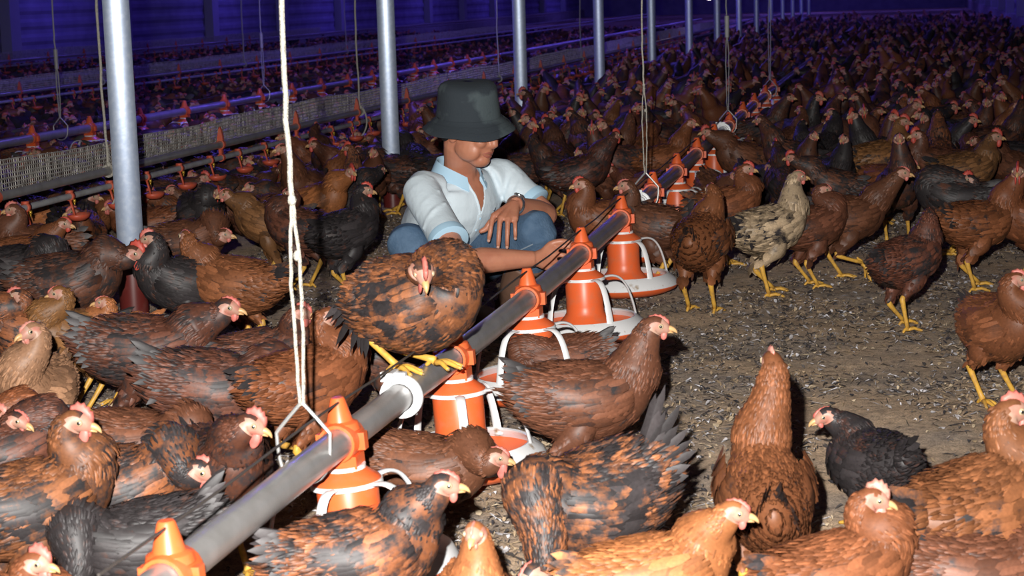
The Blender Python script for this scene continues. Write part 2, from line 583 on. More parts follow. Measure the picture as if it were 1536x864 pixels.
        for s_, cs in ((0, (-.3, .3)), (.45, (-.5, 0, .5)), (.85, (-.4, 0, .4)), (1.0, (0,))):
            for c_ in cs:
                X = rows[:, 0] - rows[:, 2] * s_ - c_ * rows[:, 3] * np.sin(-rows[:, 4])
                Z = rows[:, 1] + rows[:, 2] * s_ * np.sin(rows[:, 4]) + c_ * rows[:, 3]
                Y = body_y(X, Z) + rows[:, 6] + .002 * s_ + (.0015 if c_ == 0 else 0) + rnd * .002
                p = np.stack([X, side * Y, Z - .205], -1)
                Vv[:, k_, 0] = p[:, 0] * c - p[:, 2] * s; Vv[:, k_, 1] = p[:, 1]; Vv[:, k_, 2] = .205 + p[:, 0] * s + p[:, 2] * c - drop
                Aa[:, k_] = np.stack([rnd, np.full(F, s_ * (.75 if c_ else 1)), rows[:, 5], np.ones(F)], -1)
                k_ += 1
        tri = np.array([[0, 1, 3], [0, 3, 2], [1, 4, 3], [2, 3, 6], [2, 6, 5], [3, 4, 7], [3, 7, 6], [5, 6, 8], [6, 7, 8]])
        w.add(Vv.reshape(-1, 3), [((np.arange(F) * 9)[:, None, None] + tri[None]).reshape(-1, 3)], 0, Aa.reshape(-1, 4))
        out['wing_l' if side > 0 else 'wing_r'] = w
    # ---- tail fan
    tg = Geo(); ta = math.radians(pose.get('tail', 28))
    nt_ = 9 if lod == 0 else 5 if lod == 1 else 3 if lod == 2 else 2
    Ps, Ts, Ns, Ls, Ws = [], [], [], [], []
    for side in (1, -1):
        for q in range(nt_):
            t = q / (nt_ - 1)
            el = ta + math.radians(26) - math.radians(62) * t
            az = side * (0.07 + .30 * t)
            dl = np.array([-math.cos(el) * math.cos(az), math.sin(az), math.sin(el)])
            p0 = place(-.108 + .01 * t, side * (.004 + .026 * t), .276 - .050 * t)
            d_ = np.array([dl[0] * c - dl[2] * s, dl[1], dl[0] * s + dl[2] * c])
            Ps.append(p0); Ts.append(d_); Ls.append((.078 - .022 * t) * pose.get('tl', 1.0)); Ws.append(.019)
            n_ = np.cross(d_, [0, side * 1.0, 0]); n_ = nrm(np.array([0, side * 1.0, .25]) - d_ * (d_ @ np.array([0, side * 1.0, .25]))); Ns.append(n_)
    tw_ = {0: 1, 1: 1.3, 2: 2, 3: 2.6}[lod]
    for rep, (kl, kw, reg) in enumerate(((1, 1, .80), (.62, 1.0, .62)) if lod < 2 else ((1, 1, .62),)):
        feathers(tg, np.array(Ps) + np.array(Ns) * .004 * rep, np.array(Ts), np.array(Ns), np.array(Ls) * kl, np.array(Ws) * kw * tw_, reg, rng, .06, .004)
    out['tail'] = tg
    # ---- legs
    if drop < .085 and lod < 3:
        for i_, side in enumerate((1, -1)):
            fx_, fy_, fz_, roll = pose.get('feet', ((0, 0, 0, 0), (0, 0, 0, 0)))[i_]
            lg = Geo()
            hip = place(-.012, side * .046, .165)
            foot = np.array([-.005 + fx_, side * (.045 + fy_), .010 + fz_])
            l1, l2 = .106, .106
            dv = foot - hip; dist = min(np.linalg.norm(dv), l1 + l2 - .002)
            aa = (l1**2 - l2**2 + dist**2) / (2 * dist); hh = math.sqrt(max(1e-6, l1**2 - aa**2))
            dn_ = nrm(dv); bk = nrm(np.array([-1.0, 0, 0]) - dn_ * -dn_[0])
            hock = hip + dn_ * aa + bk * hh
            sg = 12 if lod == 0 else 8 if lod == 1 else 5
            if lod < 2:
                tube(lg, [hip + (0, 0, .012), hip * .72 + hock * .28, hip * .35 + hock * .65, hock + (hip - hock) * .06], [.030, .036, .021, .0085], sg, 0, 3)
            else:
                tube(lg, [hip, hock], [.036, .009], sg, 0)
            tube(lg, [hock + (hip - hock) * .10, hock, hock * .5 + foot * .5, foot + (0, 0, .004)], [.0075, .0095, .0068, .0078], sg if lod else 10, 1, 2 if lod < 2 else 0)
            if lod < 2:
                n = 70 if lod == 0 else 16
                tq = rng.uniform(.0, .9, n); an = rng.uniform(0, 2 * PI, n); ax = nrm(hock - hip)
                s1 = nrm(np.cross(ax, [0, 1, 0])); s2 = np.cross(ax, s1); rr = .036 * (1 - tq * .78)
                No = s1 * np.cos(an)[:, None] + s2 * np.sin(an)[:, None]
                feathers(lg, hip + ax * (tq * .098)[:, None] + No * rr[:, None], np.tile(ax, (n, 1)) + rng.normal(0, .15, (n, 3)), No, .025 if lod == 0 else .04, .011 if lod == 0 else .03, 0, rng, .1)
            cr, sr = math.cos(roll), math.sin(roll)
            toes = ((.058, 24), (.066, 0), (.054, -26), (.026, 178))
            for tl, ta_ in toes if lod < 2 else toes[:3]:
                ta2 = math.radians(ta_ * side)
                pts = []
                for q, (t, z) in enumerate(((0, .002), (.4, .006), (.75, -.001), (1.0, -.005))):
                    v = np.array([math.cos(ta2) * tl * t, math.sin(ta2) * tl * t, z])
                    if roll:
                        v = np.array([v[0] * cr + v[2] * sr - .0, v[1], -v[0] * sr * (1 + .6 * t) + v[2] * cr])
                    pts.append(foot + v + (0, 0, -.004))
                if lod < 2:
                    tube(lg, pts[:3] + [pts[2] * .25 + pts[3] * .75], [.0062, .0056, .0046, .0038], 6 if lod else 8, 1, 2)
                    tube(lg, [pts[2] * .35 + pts[3] * .65, pts[3]], [.0032, .0008], 5, 2)
                else:
                    tube(lg, [pts[0], pts[3]], [.007, .003], 4, 1)
            out['leg_l' if side > 0 else 'leg_r'] = lg
    # ---- head gear
    hm = np.stack([hd, left, up], 1)
    hf = (hm, H)
    bk_ = Geo()
    if lod < 2:
        tube(bk_, [(.024, 0, -.001), (.034, 0, .000), (.043, 0, -.003), (.049, 0, -.0085)], [.0085, .0072, .0046, .0010], 8, 0, 2, rb=[.0078, .0064, .0042, .001])
        tube(bk_, [(.022, 0, -.008), (.033, 0, -.0075), (.041, 0, -.0085)], [.0075, .006, .0012], 8, 0, 0, rb=[.0035, .003, .001])
    else:
        tube(bk_, [(.022, 0, -.003), (.054, 0, -.009)], [.009, .001], 5, 0)
    bg = Geo(); bg.merge(bk_, None, hf); out['beak'] = bg
    cs = pose.get('comb', .5)
    cg = Geo(); k1 = Geo()
    h_ = .004 + .0165 * cs
    prof = [(.033, .003), (.031, .012 + h_ * .25), (.027, .014 + h_ * .70), (.0235, .015 + h_ * .62), (.019, .017 + h_ * .98), (.0145, .0175 + h_ * .85), (.009, .019 + h_ * 1.15),
            (.004, .0185 + h_ * .95), (-.003, .019 + h_ * 1.12), (-.007, .0180 + h_ * .80), (-.015, .0175 + h_ * .6), (-.0165, .015 + h_ * .15), (-.008, .0165), (.008, .0155), (.02, .012)]
    prof = np.array(prof)
    cen = np.array([.008, .016 + h_ * .22]); n = len(prof)
    thk = .0026 + .0020 * cs
    Vc = np.vstack([np.column_stack([prof[:, 0], np.zeros(n), prof[:, 1]])] + [np.column_stack([cen[0] + (prof[:, 0] - cen[0]) * .72, np.full(n, y), cen[1] + (prof[:, 1] - cen[1]) * .72]) for y in (thk, -thk)])
    i = np.arange(n); j = (i + 1) % n
    k1.add(Vc, [np.vstack([np.stack([i, j, j + n, i + n], -1), np.stack([j, i, i + 2 * n, j + 2 * n], -1)]), (i + n)[None, :].copy(), (i[::-1] + 2 * n)[None, :].copy()], 0)
    cg.merge(k1, None, hf); out['comb'] = cg
    ws = pose.get('wattle', .4)
    for side in (1, -1) if lod < 3 else ():
        wg = Geo(); w1 = Geo()
        sphere(w1, (.021, side * .0065, -.013 - .012 * ws), (.006 + .006 * ws, .003 + .0012 * ws, .007 + .013 * ws), 0, 8 if lod < 2 else 5, 6 if lod < 2 else 3)
        wg.merge(w1, None, hf); out['wattle_l' if side > 0 else 'wattle_r'] = wg
        eg = Geo(); e1 = Geo()
        ph = np.linspace(0, PI, 7 if lod < 2 else 4)
        lathe(e1, np.column_stack([np.maximum(1e-5, np.sin(ph)), np.cos(ph)])[::-1] * (.0062, .0044), 10 if lod < 2 else 6)
        Ve = np.concatenate(e1.V)
        Ve = np.stack([Ve[:, 0], Ve[:, 2] * side, Ve[:, 1]], -1)
        fq = e1.F[0]
        mats_ = np.where(np.abs(Ve[fq].mean(1)[:, 1] * side) > 0, 0, 0)
        cy_ = Ve[fq].mean(1)[:, 1] * side
        mats_ = (cy_ > .0034).astype(int)
        e2 = Geo(); e2.add(Ve + np.array([.0115, side * .0162, .0045]), [fq], mats_)
        eg.merge(e2, None, hf); out['eye_l' if side > 0 else 'eye_r'] = eg
    return out


PART_MATS = {'body': ('feather', 'skin'), 'plumage': ('feather',), 'wing': ('feather',), 'tail': ('feather',), 'leg': ('feather', 'shank', 'claw'),
             'beak': ('beak',), 'comb': ('comb',), 'wattle': ('comb',), 'eye': ('iris', 'pupil')}
SINGLE = ['feather', 'skin', 'shank', 'claw', 'beak', 'comb_plain', 'iris', 'pupil']


def base_part(k):
    return k[:-2] if k.endswith(('_l', '_r')) else k


def hen_with_parts(parts, name='hen', loc=(0, 0, 0), rz=0, s=1.0, color=(.3, .1, .03, .2), comb=(.6, .2, .17, 1)):
    root = empty(name, loc, rz, s)
    for k, g in parts.items():
        if g.n == 0:
            continue
        b = base_part(k)
        o = g.obj(b, [M[x] for x in PART_MATS[b]], root, fx=True)
        o.color = comb if b in ('comb', 'wattle') else color
        if b == 'plumage':
            o['kind'] = 'stuff'
    return root


def hen_single_geo(parts):
    g = Geo()
    for k, p in parts.items():
        if p.n == 0:
            continue
        b = base_part(k)
        names = ['comb_plain' if x == 'comb' else x for x in PART_MATS[b]]
        g.merge(p, [SINGLE.index(x) for x in names])
    return g


VIEW0 = math.degrees(math.atan2(.2075, .978))

COLORS = {   # base colour, share of black
    'rust': ((.205, .072, .030), .25), 'brown': ((.135, .052, .028), .27), 'dark': ((.115, .044, .026), .50), 'black': ((.08, .034, .022), .80),
    'buff': ((.36, .19, .105), .12), 'orange': ((.36, .130, .048), .06), 'chestnut': ((.22, .080, .033), .20), 'silver': ((.42, .30, .19), .46), 'mixed': ((.225, .080, .034), .55), 'gold': ((.20, .088, .034), .32),
}
COMBC = {'pale': (.56, .26, .20, 1), 'pink': (.58, .17, .135, 1), 'red': (.55, .075, .05, 1)}
HENS = []          # (x, y, radius) of the hens that stand


def view_dir(a):
    w = math.radians(a + VIEW0)
    return np.array([math.cos(w), math.sin(w), 0])


def hen_at(label, body, head, hdg, hhdg, s=1.0, col='rust', drop=0.0, comb=.5, cc='pink', pitch=0, hp=-8, tail=6, feet=None, fat=1.0, root=None, wattle=None, lod=0, zc=.205, blk=None, near=0.0, nd=-.08, tl=1.0, cat='hen', group=None):
    """body, head: pixels of the trunk's middle and of the eye; headings in view degrees (0 right, 90 away, 180 left, 270 to the viewer)"""
    s = s * .88
    if pitch == 0 and drop < .05:
        pitch = 13
    if drop < .045:
        drop = drop - .02
    if root is None:
        b = at_z(body[0], body[1], (zc - drop) * s)
        root = np.array([b[0], b[1], 0.0])
    root = np.asarray(root, float)
    w = math.radians(hdg + VIEW0)
    Rl = rotz(-w)
    hd_w = view_dir(hhdg) * math.cos(math.radians(hp)) + np.array([0, 0, math.sin(math.radians(hp))])
    hd = Rl @ hd_w
    pr = math.radians(pitch)
    N0 = np.array([.098 * math.cos(pr) - .043 * math.sin(pr), 0, .205 + .098 * math.sin(pr) + .043 * math.cos(pr) - drop])
    want = N0 + np.array([.035, 0, .135])
    if head is not None:
        d = ray(*head); d = d / np.linalg.norm(d)
        o_l = Rl @ (CAMP - root) / s; d_l = Rl @ d
        p = o_l + d_l * ((want - o_l) @ d_l)
        v = p - N0; n = np.linalg.norm(v)
        if n > .21:
            p = N0 + v * (.21 / n)
        elif n < .085:
            p = N0 + v * (.085 / max(n, 1e-6))
        want = p - d_l * near
    pose = dict(drop=drop, pitch=pitch, head=want, hdir=hd, comb=comb, wattle=comb * .8 if wattle is None else wattle, tail=tail, fat=fat, nd=nd, tl=tl)
    if feet:
        pose['feet'] = feet
    if lod == 0 and root[1] > 5.7:
        lod = 1
    parts = make_hen(pose, RNG, lod)
    base, dark = COLORS[col]
    dark = dark if blk is None else blk
    j = RNG.normal(1, .07) * RNG.normal(1, .022, 3)
    color = (base[0] * j[0], base[1] * j[1], base[2] * j[2], dark + RNG.normal(0, .03))
    o = hen_with_parts(parts, 'hen', root, w, s, color, COMBC[cc])
    tag(o, label, cat, group)
    HENS.append((root[0] + math.cos(w) * .0, root[1], .12 * s))
    return o

# ================================================================== SETTING
XL, XR, YN, YF, ZC = -12.6, 2.06, -1.5, 72.0, 2.7


def floor_material():
    m = bpy.data.materials.new('litter_floor'); m.use_nodes = True
    nt = m.node_tree; L = nt.links.new; N = nt.nodes.new; b = nt.nodes['Principled BSDF']
    tc = N('ShaderNodeTexCoord')

    def noise(sc, det=6, rough=.6):
        n = N('ShaderNodeTexNoise'); n.inputs['Scale'].default_value = sc; n.inputs['Detail'].default_value = det; n.inputs['Roughness'].default_value = rough
        L(tc.outputs['Object'], n.inputs['Vector']); return n.outputs['Fac']

    def ramp(src, stops):
        r = N('ShaderNodeValToRGB'); e = r.color_ramp.elements
        e[0].position, e[0].color = stops[0][0], (*stops[0][1], 1); e[1].position, e[1].color = stops[-1][0], (*stops[-1][1], 1)
        for p, c in stops[1:-1]:
            q = e.new(p); q.color = (*c, 1)
        L(src, r.inputs[0]); return r.outputs[0]

    def mix(f, a, c, mode='MIX'):
        x = N('ShaderNodeMix'); x.data_type = 'RGBA'; x.blend_type = mode
        if isinstance(f, float):
            x.inputs[0].default_value = f
        else:
            L(f, x.inputs[0])
        L(a, x.inputs[6]); L(c, x.inputs[7]); return x.outputs[2]
    big, mid, fine = noise(2.6, 5), noise(34, 8, .72), noise(210, 4, .8)
    c1 = ramp(mid, [(.30, (.24, .178, .132)), (.42, (.50, .370, .255)), (.58, (.68, .51, .350)), (.72, (.80, .65, .49))])
    c2 = ramp(mid, [(.30, (.20, .168, .150)), (.46, (.40, .325, .265)), (.62, (.56, .455, .355)), (.75, (.72, .66, .60))])
    f = ramp(big, [(.42, (0, 0, 0)), (.60, (1, 1, 1))])
    c = mix(f, c1, c2)
    g = ramp(fine, [(.30, (.52, .50, .50)), (.52, (1.16, 1.14, 1.13)), (.70, (1.6, 1.52, 1.46))])
    c = mix(1.0, c, g, 'MULTIPLY')
    L(c, b.inputs['Base Color'])
    b.inputs['Roughness'].default_value = .9; b.inputs['Specular IOR Level'].default_value = .25; b.inputs['Diffuse Roughness'].default_value = 1.0
    bp = N('ShaderNodeBump'); bp.inputs['Strength'].default_value = 1.0; bp.inputs['Distance'].default_value = .035
    ad = N('ShaderNodeMath'); ad.operation = 'ADD'; L(mid, ad.inputs[0])
    mu = N('ShaderNodeMath'); mu.operation = 'MULTIPLY'; L(fine, mu.inputs[0]); mu.inputs[1].default_value = .38; L(mu.outputs[0], ad.inputs[1])
    L(ad.outputs[0], bp.inputs['Height']); L(bp.outputs[0], b.inputs['Normal'])
    return m


def structure(o):
    o['kind'] = 'structure'
    return o


# floor: gently uneven close to the camera, flat further off
g = Geo()
xs = np.concatenate([np.linspace(XL, -3.4, 10), np.linspace(-3.2, 1.7, 110), [XR]])
ys = np.concatenate([[YN, 1.0], np.linspace(1.8, 8.5, 150), np.linspace(9.5, YF, 24)])
Xg, Yg = np.meshgrid(xs, ys)
Zg = np.zeros_like(Xg)
inner = np.clip((Xg + 3.3) / .4, 0, 1) * np.clip((1.7 - Xg) / .4, 0, 1) * np.clip((Yg - 1.6) / .3, 0, 1) * np.clip((8.9 - Yg) / .8, 0, 1)
for kx, ky, ph, am in ((9, 7, 0, .003), (17, 21, 1, .0024), (31, 27, 2, .002), (44, 52, 4, .0014), (63, 38, 3, .0014)):
    Zg += am * np.sin(kx * Xg + 1.3 * np.sin(ky * .37 * Yg + ph)) * np.sin(ky * Yg + ph + 1.7 * np.sin(kx * .31 * Xg))
Zg = (Zg - .006) * inner
n_x = len(xs)
i = np.arange(len(ys) - 1)[:, None] * n_x + np.arange(n_x - 1)[None]
g.add(np.stack([Xg, Yg, Zg], -1).reshape(-1, 3), [np.stack([i, i + 1, i + 1 + n_x, i + n_x], -1).reshape(-1, 4)])
structure(g.obj('floor', floor_material()))

# side walls: ribbed curtain sheeting, with square columns and a low kerb
def ribbed(name, x, facing):
    zs, xo = [], []
    z = 0.24
    while z < ZC:
        zs += [z, z + .05, z + .11, z + .16]; xo += [0, .022, .022, 0]
        z += .22
    g = Geo()
    P = [(x + facing * o_, z_) for o_, z_ in zip(xo, zs)]
    n = len(P)
    V = [(px, y, pz) for y in (YN, YF) for px, pz in P]
    F = [(k, k + 1, n + k + 1, n + k) if facing < 0 else (k + 1, k, n + k, n + k + 1) for k in range(n - 1)]
    g.add(V, F)
    box(g, (x - facing * .05, (YN + YF) / 2, ZC / 2), (.08, YF - YN, ZC))
    w = structure(g.obj(name, M['wall'], smooth=False))
    return w


wl = ribbed('wall_left', XL, 1)
wr = ribbed('wall_right', XR, -1)
for side, x in (('left', XL + .09), ('right', XR - .09)):
    g = Geo(); box(g, (x, (YN + YF) / 2, .15), (.16, YF - YN, .30))
    structure(g.obj('baseboard_' + side, M['kerb'], smooth=False))
M['column'] = mat('column_paint', (0.33, .33, .40), 0.6)
for w, x, y0, y1 in ((wl, XL + .10, 1.05, 71), (wr, XR - .10, 1.05, 71)):
    y = y0
    me = None
    while y < y1:
        if me is None:
            g = Geo(); box(g, (0, 0, 1.48), (.16, .30, 2.44)); me = g.mesh('column', [M['column']], False)
        o = bpy.data.objects.new('column', me); COL.objects.link(o); o.location = (x, y, 0); o.parent = w
        y += 3.93
g = Geo(); box(g, ((XL + XR) / 2, YF + .05, ZC / 2), (XR - XL, .1, ZC))
structure(g.obj('wall_far', M['wall'], smooth=False))
g = Geo(); box(g, ((XL + XR) / 2, YN - .05, ZC / 2), (XR - XL, .1, ZC))
structure(g.obj('wall_near', M['wall'], smooth=False))
g = Geo(); box(g, ((XL + XR) / 2, (YN + YF) / 2, ZC + .05), (XR - XL + .2, YF - YN + .2, .1))
M['foil'] = mat('ceiling_foil', (.7, .7, .72), .6)
structure(g.obj('ceiling', M['foil'], smooth=False))

# blue lamp tubes under the ceiling (they light the back of the house)
M['led'] = bpy.data.materials.new('blue_led'); M['led'].use_nodes = True
_b = M['led'].node_tree.nodes['Principled BSDF']
_b.inputs['Emission Color'].default_value = (.12, .08, 1, 1); _b.inputs['Emission Strength'].default_value = 60.0
LED_E = 22.0
me_h = me_t = None
for lx, ly, le in LED_SPOTS:
    root = empty('tube_lamp', (lx, ly, 2.40))
    tag(root, 'blue tube lamp hanging from the dark ceiling above the pens', 'lamp', 'blue tube lamps under the ceiling')
    if me_h is None:
        g = Geo(); box(g, (0, 0, .035), (.07, 1.2, .03)); tube(g, [(0, -.4, .05), (0, -.4, .30)], .006); tube(g, [(0, .4, .05), (0, .4, .30)], .006)
        me_h = g.mesh('housing', [M['steel']], False)
        g = Geo(); tube(g, [(0, -.58, 0), (0, .58, 0)], .018, 10); me_t = g.mesh('light_tube', [M['led']])
    for nme, me in (('housing', me_h), ('light_tube', me_t)):
        o = bpy.data.objects.new(nme, me); COL.objects.link(o); o.parent = root
    l = lamp('blue_light', 'AREA', (0, 0, -.03), LED_E * le, (.16, .10, 1.0), shape='RECTANGLE', size=.06, size_y=1.15)
    l.parent = root

# a small lit bulb on its cord far down the house
p = at_y(1064, -5, 26.0)
root = empty('light_bulb', p)
tag(root, 'small lit warm white bulb hanging far off between the posts', 'bulb')
M['warm'] = bpy.data.materials.new('warm_bulb'); M['warm'].use_nodes = True
_b = M['warm'].node_tree.nodes['Principled BSDF']
_b.inputs['Emission Color'].default_value = (1, .82, .5, 1); _b.inputs['Emission Strength'].default_value = 12.0
g = Geo(); sphere(g, (0, 0, 0), (.06, .06, .045), 0, 12, 8); g.obj('bulb', M['warm'], root)
g = Geo(); tube(g, [(0, 0, .04), (0, 0, .10)], .025, 10); g.obj('socket', M['steel'], root)
g = Geo(); tube(g, [(0, 0, .10), (0, 0, ZC - p[2])], .006, 6); g.obj('cord', M['cable'], root)

# ================================================================== POSTS
ORD = ['nearest', 'second', 'third', 'fourth', 'fifth', 'sixth', 'seventh', 'eighth', 'ninth', 'tenth', 'eleventh', 'twelfth', 'thirteenth', 'fourteenth', 'fifteenth', 'sixteenth', 'seventeenth', 'eighteenth']
post_labels = ['nearest galvanized steel post, at the left behind the maroon sleeve hens',
               'second galvanized steel post, just left of the man in the hat', 'third steel post, right above the man\'s hat brim',
               'fourth steel post, between the grey hat and the long cord', 'fifth steel post from the front, in blue light']
post_labels[0] = 'nearest and thickest galvanized steel post, standing at the left in a maroon sleeve'
for k in range(14):
    y = 5.544 + 3.095 * k
    root = empty('support_post', (-2.45, y, 0))
    tag(root, post_labels[k] if k < 5 else '%s steel post from the front, thin and far in blue light' % ORD[k], 'post', None if k < 5 else 'far steel posts')
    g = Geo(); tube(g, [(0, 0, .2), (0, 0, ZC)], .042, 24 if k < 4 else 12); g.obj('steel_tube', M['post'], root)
    if k < 5:
        g = Geo(); lathe(g, [(.046, 0), (.046, .165), (.0445, .19), (.042, .215 + .0)], 24); g.obj('sleeve', M['sleeve'], root)
    else:
        g = Geo(); tube(g, [(0, 0, 0), (0, 0, .2)], .045, 12); g.obj('sleeve', M['sleeve'], root)

# ================================================================== FEEDER LINES
TZ, TR = .258, .0262
TX = -.945
_TY = np.array([1.0, 2.3, 3.0, 3.5, 4.2, 5.0, 5.7, 6.6, 7.5, 8.5, 10, 12, 40])
_TXV = np.array([-.955, -.950, -.948, -.932, -.924, -.924, -.934, -.940, -.946, -.955, -.970, -.985, -1.0])


def tube_x(y):
    return float(np.interp(y, _TY, _TXV))



def pan_parts():
    d = {}
    g = Geo()                                        # saddle clamp with the cone on top
    th = np.linspace(0, 2 * PI, 25)[:-1]
    for ya, yb, r in ((-.034, .034, .0325),):
        prof = [(TR + .001, ya), (r, ya), (r + .002, ya + .008), (r + .002, yb - .008), (r, yb), (TR + .001, yb)]
        P = np.array(prof); n = len(P); sg = 20
        t_ = np.linspace(0, 2 * PI, sg, endpoint=False)
        V = np.stack([P[:, 0][:, None] * np.cos(t_), np.repeat(P[:, 1][:, None], sg, 1), P[:, 0][:, None] * np.sin(t_)], -1)
        i = np.arange(n)[:, None]; j = np.arange(sg)[None]; i2 = (i + 1) % n; j2 = (j + 1) % sg
        g.add(V.reshape(-1, 3), [np.stack([i * sg + j, i2 * sg + j, i2 * sg + j2, i * sg + j2], -1).reshape(-1, 4)])
    lathe(g, [(.034, .018), (.031, .030), (.0225, .034), (.0125, .0715), (.0105, .0745), (.0, .0745)], 20)
    box(g, (0, 0, -.036), (.058, .05, .022)); box(g, (.036, 0, -.002), (.014, .02, .03)); box(g, (-.036, 0, -.002), (.014, .02, .03))
    d['cone_saddle'] = (g, 'orange')
    g = Geo(); lathe(g, [(.030, -.043), (.036, -.043), (.036, -.050), (.030, -.050)], 20, close=True); d['collar'] = (g, 'white')
    g = Geo(); lathe(g, [(.030, -.046), (.036, -.050), (.058, -.066), (.060, -.070), (.055, -.070)], 24); d['lid'] = (g, 'orange')
    g = Geo(); lathe(g, [(.0525, -.068), (.0525, -.074), (.0535, -.076), (.0535, -.150), (.055, -.172), (.060, -.180), (.080, -.203), (.078, -.205), (.050, -.18), (.049, -.07)], 28, close=True)
    d['feed_drum'] = (g, 'orange')
    g = Geo(); lathe(g, [(.054, -.070), (.062, -.070), (.063, -.078), (.054, -.079)], 28, close=True); d['grill_ring'] = (g, 'white')
    for k in range(5):
        a = math.radians(-52 + 72 * k); ca, sa = math.cos(a), math.sin(a)
        g = Geo()
        P = [(r * ca, r * sa, z) for r, z in ((.058, -.074), (.085, -.072), (.108, -.082), (.126, -.108), (.140, -.150), (.150, -.200))]
        tube(g, P, [.012, .010, .009, .009, .0095, .011], 8, 0, 3, rb=.0035, side0=np.array([-sa, ca, 0]))
        d['grill_arm.%d' % k] = (g, 'white')
    g = Geo(); lathe(g, [(.140, -.186), (.146, -.184), (.170, -.203), (.178, -.220), (.176, -.2215), (.166, -.207), (.142, -.191)], 40, close=True); d['pan_rim'] = (g, 'white')
    g = Geo(); lathe(g, [(.0, -.232), (.08, -.230), (.12, -.222), (.150, -.205), (.168, -.212), (.177, -.2225), (.172, -.232), (.14, -.246), (.09, -.252), (0, -.252)], 40); d['pan_dish'] = (g, 'orange')
    return d


_pan = {k: (g.mesh(k.split('.')[0], [M[m]], smooth=True), k.split('.')[0]) for k, (g, m) in pan_parts().items()}
for me, _n in _pan.values():
    if hasattr(me, 'set_sharp_from_angle'):
        me.set_sharp_from_angle(angle=math.radians(40))


def feeder_pan(x, y, z, label, rz=0.0, tilt=0.0, group=None):
    root = empty('pan_feeder', (x, y, z), 0)
    root.rotation_euler = (0, tilt, 0)
    tag(root, label, 'feeder', group)
    for k, (me, n) in _pan.items():
        o = bpy.data.objects.new(n, me); COL.objects.link(o); o.parent = root
        if n in ('grill_arm', 'pan_rim', 'pan_dish', 'grill_ring'):
            o.rotation_euler = (0, 0, rz)
    return root


def pipe_disc(root, y, z=0, dx=0.0):
    g = Geo()
    prof = [(TR + .001, -.012), (.031, -.012), (.033, -.002), (.0415, -.002), (.043, .002), (.0415, .006), (.033, .006), (.031, .014), (TR + .001, .014)]
    P = np.array(prof); n = len(P); sg = 28
    t_ = np.linspace(0, 2 * PI, sg, endpoint=False)
    V = np.stack([P[:, 0][:, None] * np.cos(t_) + dx, np.repeat(P[:, 1][:, None], sg, 1) + y, P[:, 0][:, None] * np.sin(t_) + z], -1)
    i = np.arange(n)[:, None]; j = np.arange(sg)[None]; i2 = (i + 1) % n; j2 = (j + 1) % sg
    g.add(V.reshape(-1, 3), [np.stack([i * sg + j, i2 * sg + j, i2 * sg + j2, i * sg + j2], -1).reshape(-1, 4)])
    o = g.obj('pipe_coupling', M['disc'], root)
    g = Geo(); box(g, (dx - .012, y - .004, z + .039), (.048, .014, .018)); box(g, (dx - .012, y - .012, z + .048), (.012, .045, .006))
    g.obj('clamp_tab', M['disc'], o, smooth=False)


def feed_pipe(x, y0, y1, label, discs, bend=False):
    ox = (lambda y: tube_x(y) - x) if bend else (lambda y: 0.0)
    root = empty('feed_pipe', (x, y0, TZ))
    tag(root, label, 'pipe')
    g = Geo(); tube(g, [(ox(y), y - y0, 0) for y in ([y0] + list(np.arange(1.6, 14, .4)) + [y1] if bend else [y0, y1])], TR, 24); g.obj('conveying_tube', M['pipe'], root)
    for y in discs:
        pipe_disc(root, y - y0, 0, ox(y))
    g = Geo()
    n = int((y1 - y0) / .775)
    P = [(ox(y0 + 1.0 + q * .1938), 1.0 + q * .1938, .0690 - .004 * math.sin(q * PI / 4) ** 2) for q in range(int((y1 - y0 - 1.5) / .1938))]
    tube(g, P, .0022, 6); g.obj('perch_cable', M['cable'], root)
    return root


feed_pipe(TX, 1.0, 40.0, 'long grey galvanized feed pipe running diagonally from the bottom past the man', (3.31, 6.475, 9.75, 12.9), True)
feed_pipe(-4.95, 8.0, 45.0, 'blue-lit feed pipe in the second pen, beyond the drinker line', (11.2, 14.4, 17.6, 20.8))
feed_pipe(-8.9, 12.0, 50.0, 'farthest blue-lit feed pipe near the left wall', ())
PAN_Y = [2.216, 2.966, 3.697, 4.445, 5.233, 6.05, 6.85, 7.62, 8.42, 9.25, 10.13, 11.03, 11.92, 12.85, 13.7]
extra = {0: ', its cone cut by the bottom edge', 1: ', behind the pale-faced hen at the bottom', 2: ', with a brown hen pecking into its dish', 3: ', half hidden behind a sitting hen',
         4: ', just right of the man\'s reaching hand', 5: ', the last one with its whole dish in view'}
for k, y in enumerate(PAN_Y):
    rz = [0, -.75, -.35, .2, 0, .1, .5][k] if k < 7 else k * .4
    feeder_pan(tube_x(y), y, TZ, '%s orange-and-white feeder on the near pipe%s' % (ORD[k], extra.get(k, ', among the crowd')), rz, [-.05, -.07, -.05, -.04, -.03, -.02][k] if k < 6 else 0)
for k in range(18):
    feeder_pan(-4.95, 9.15 + .775 * k, TZ, '%s orange pan feeder from the left on the blue-lit second pipe' % ORD[k], k * .5,
               0, 'pan feeders on the second pipe')

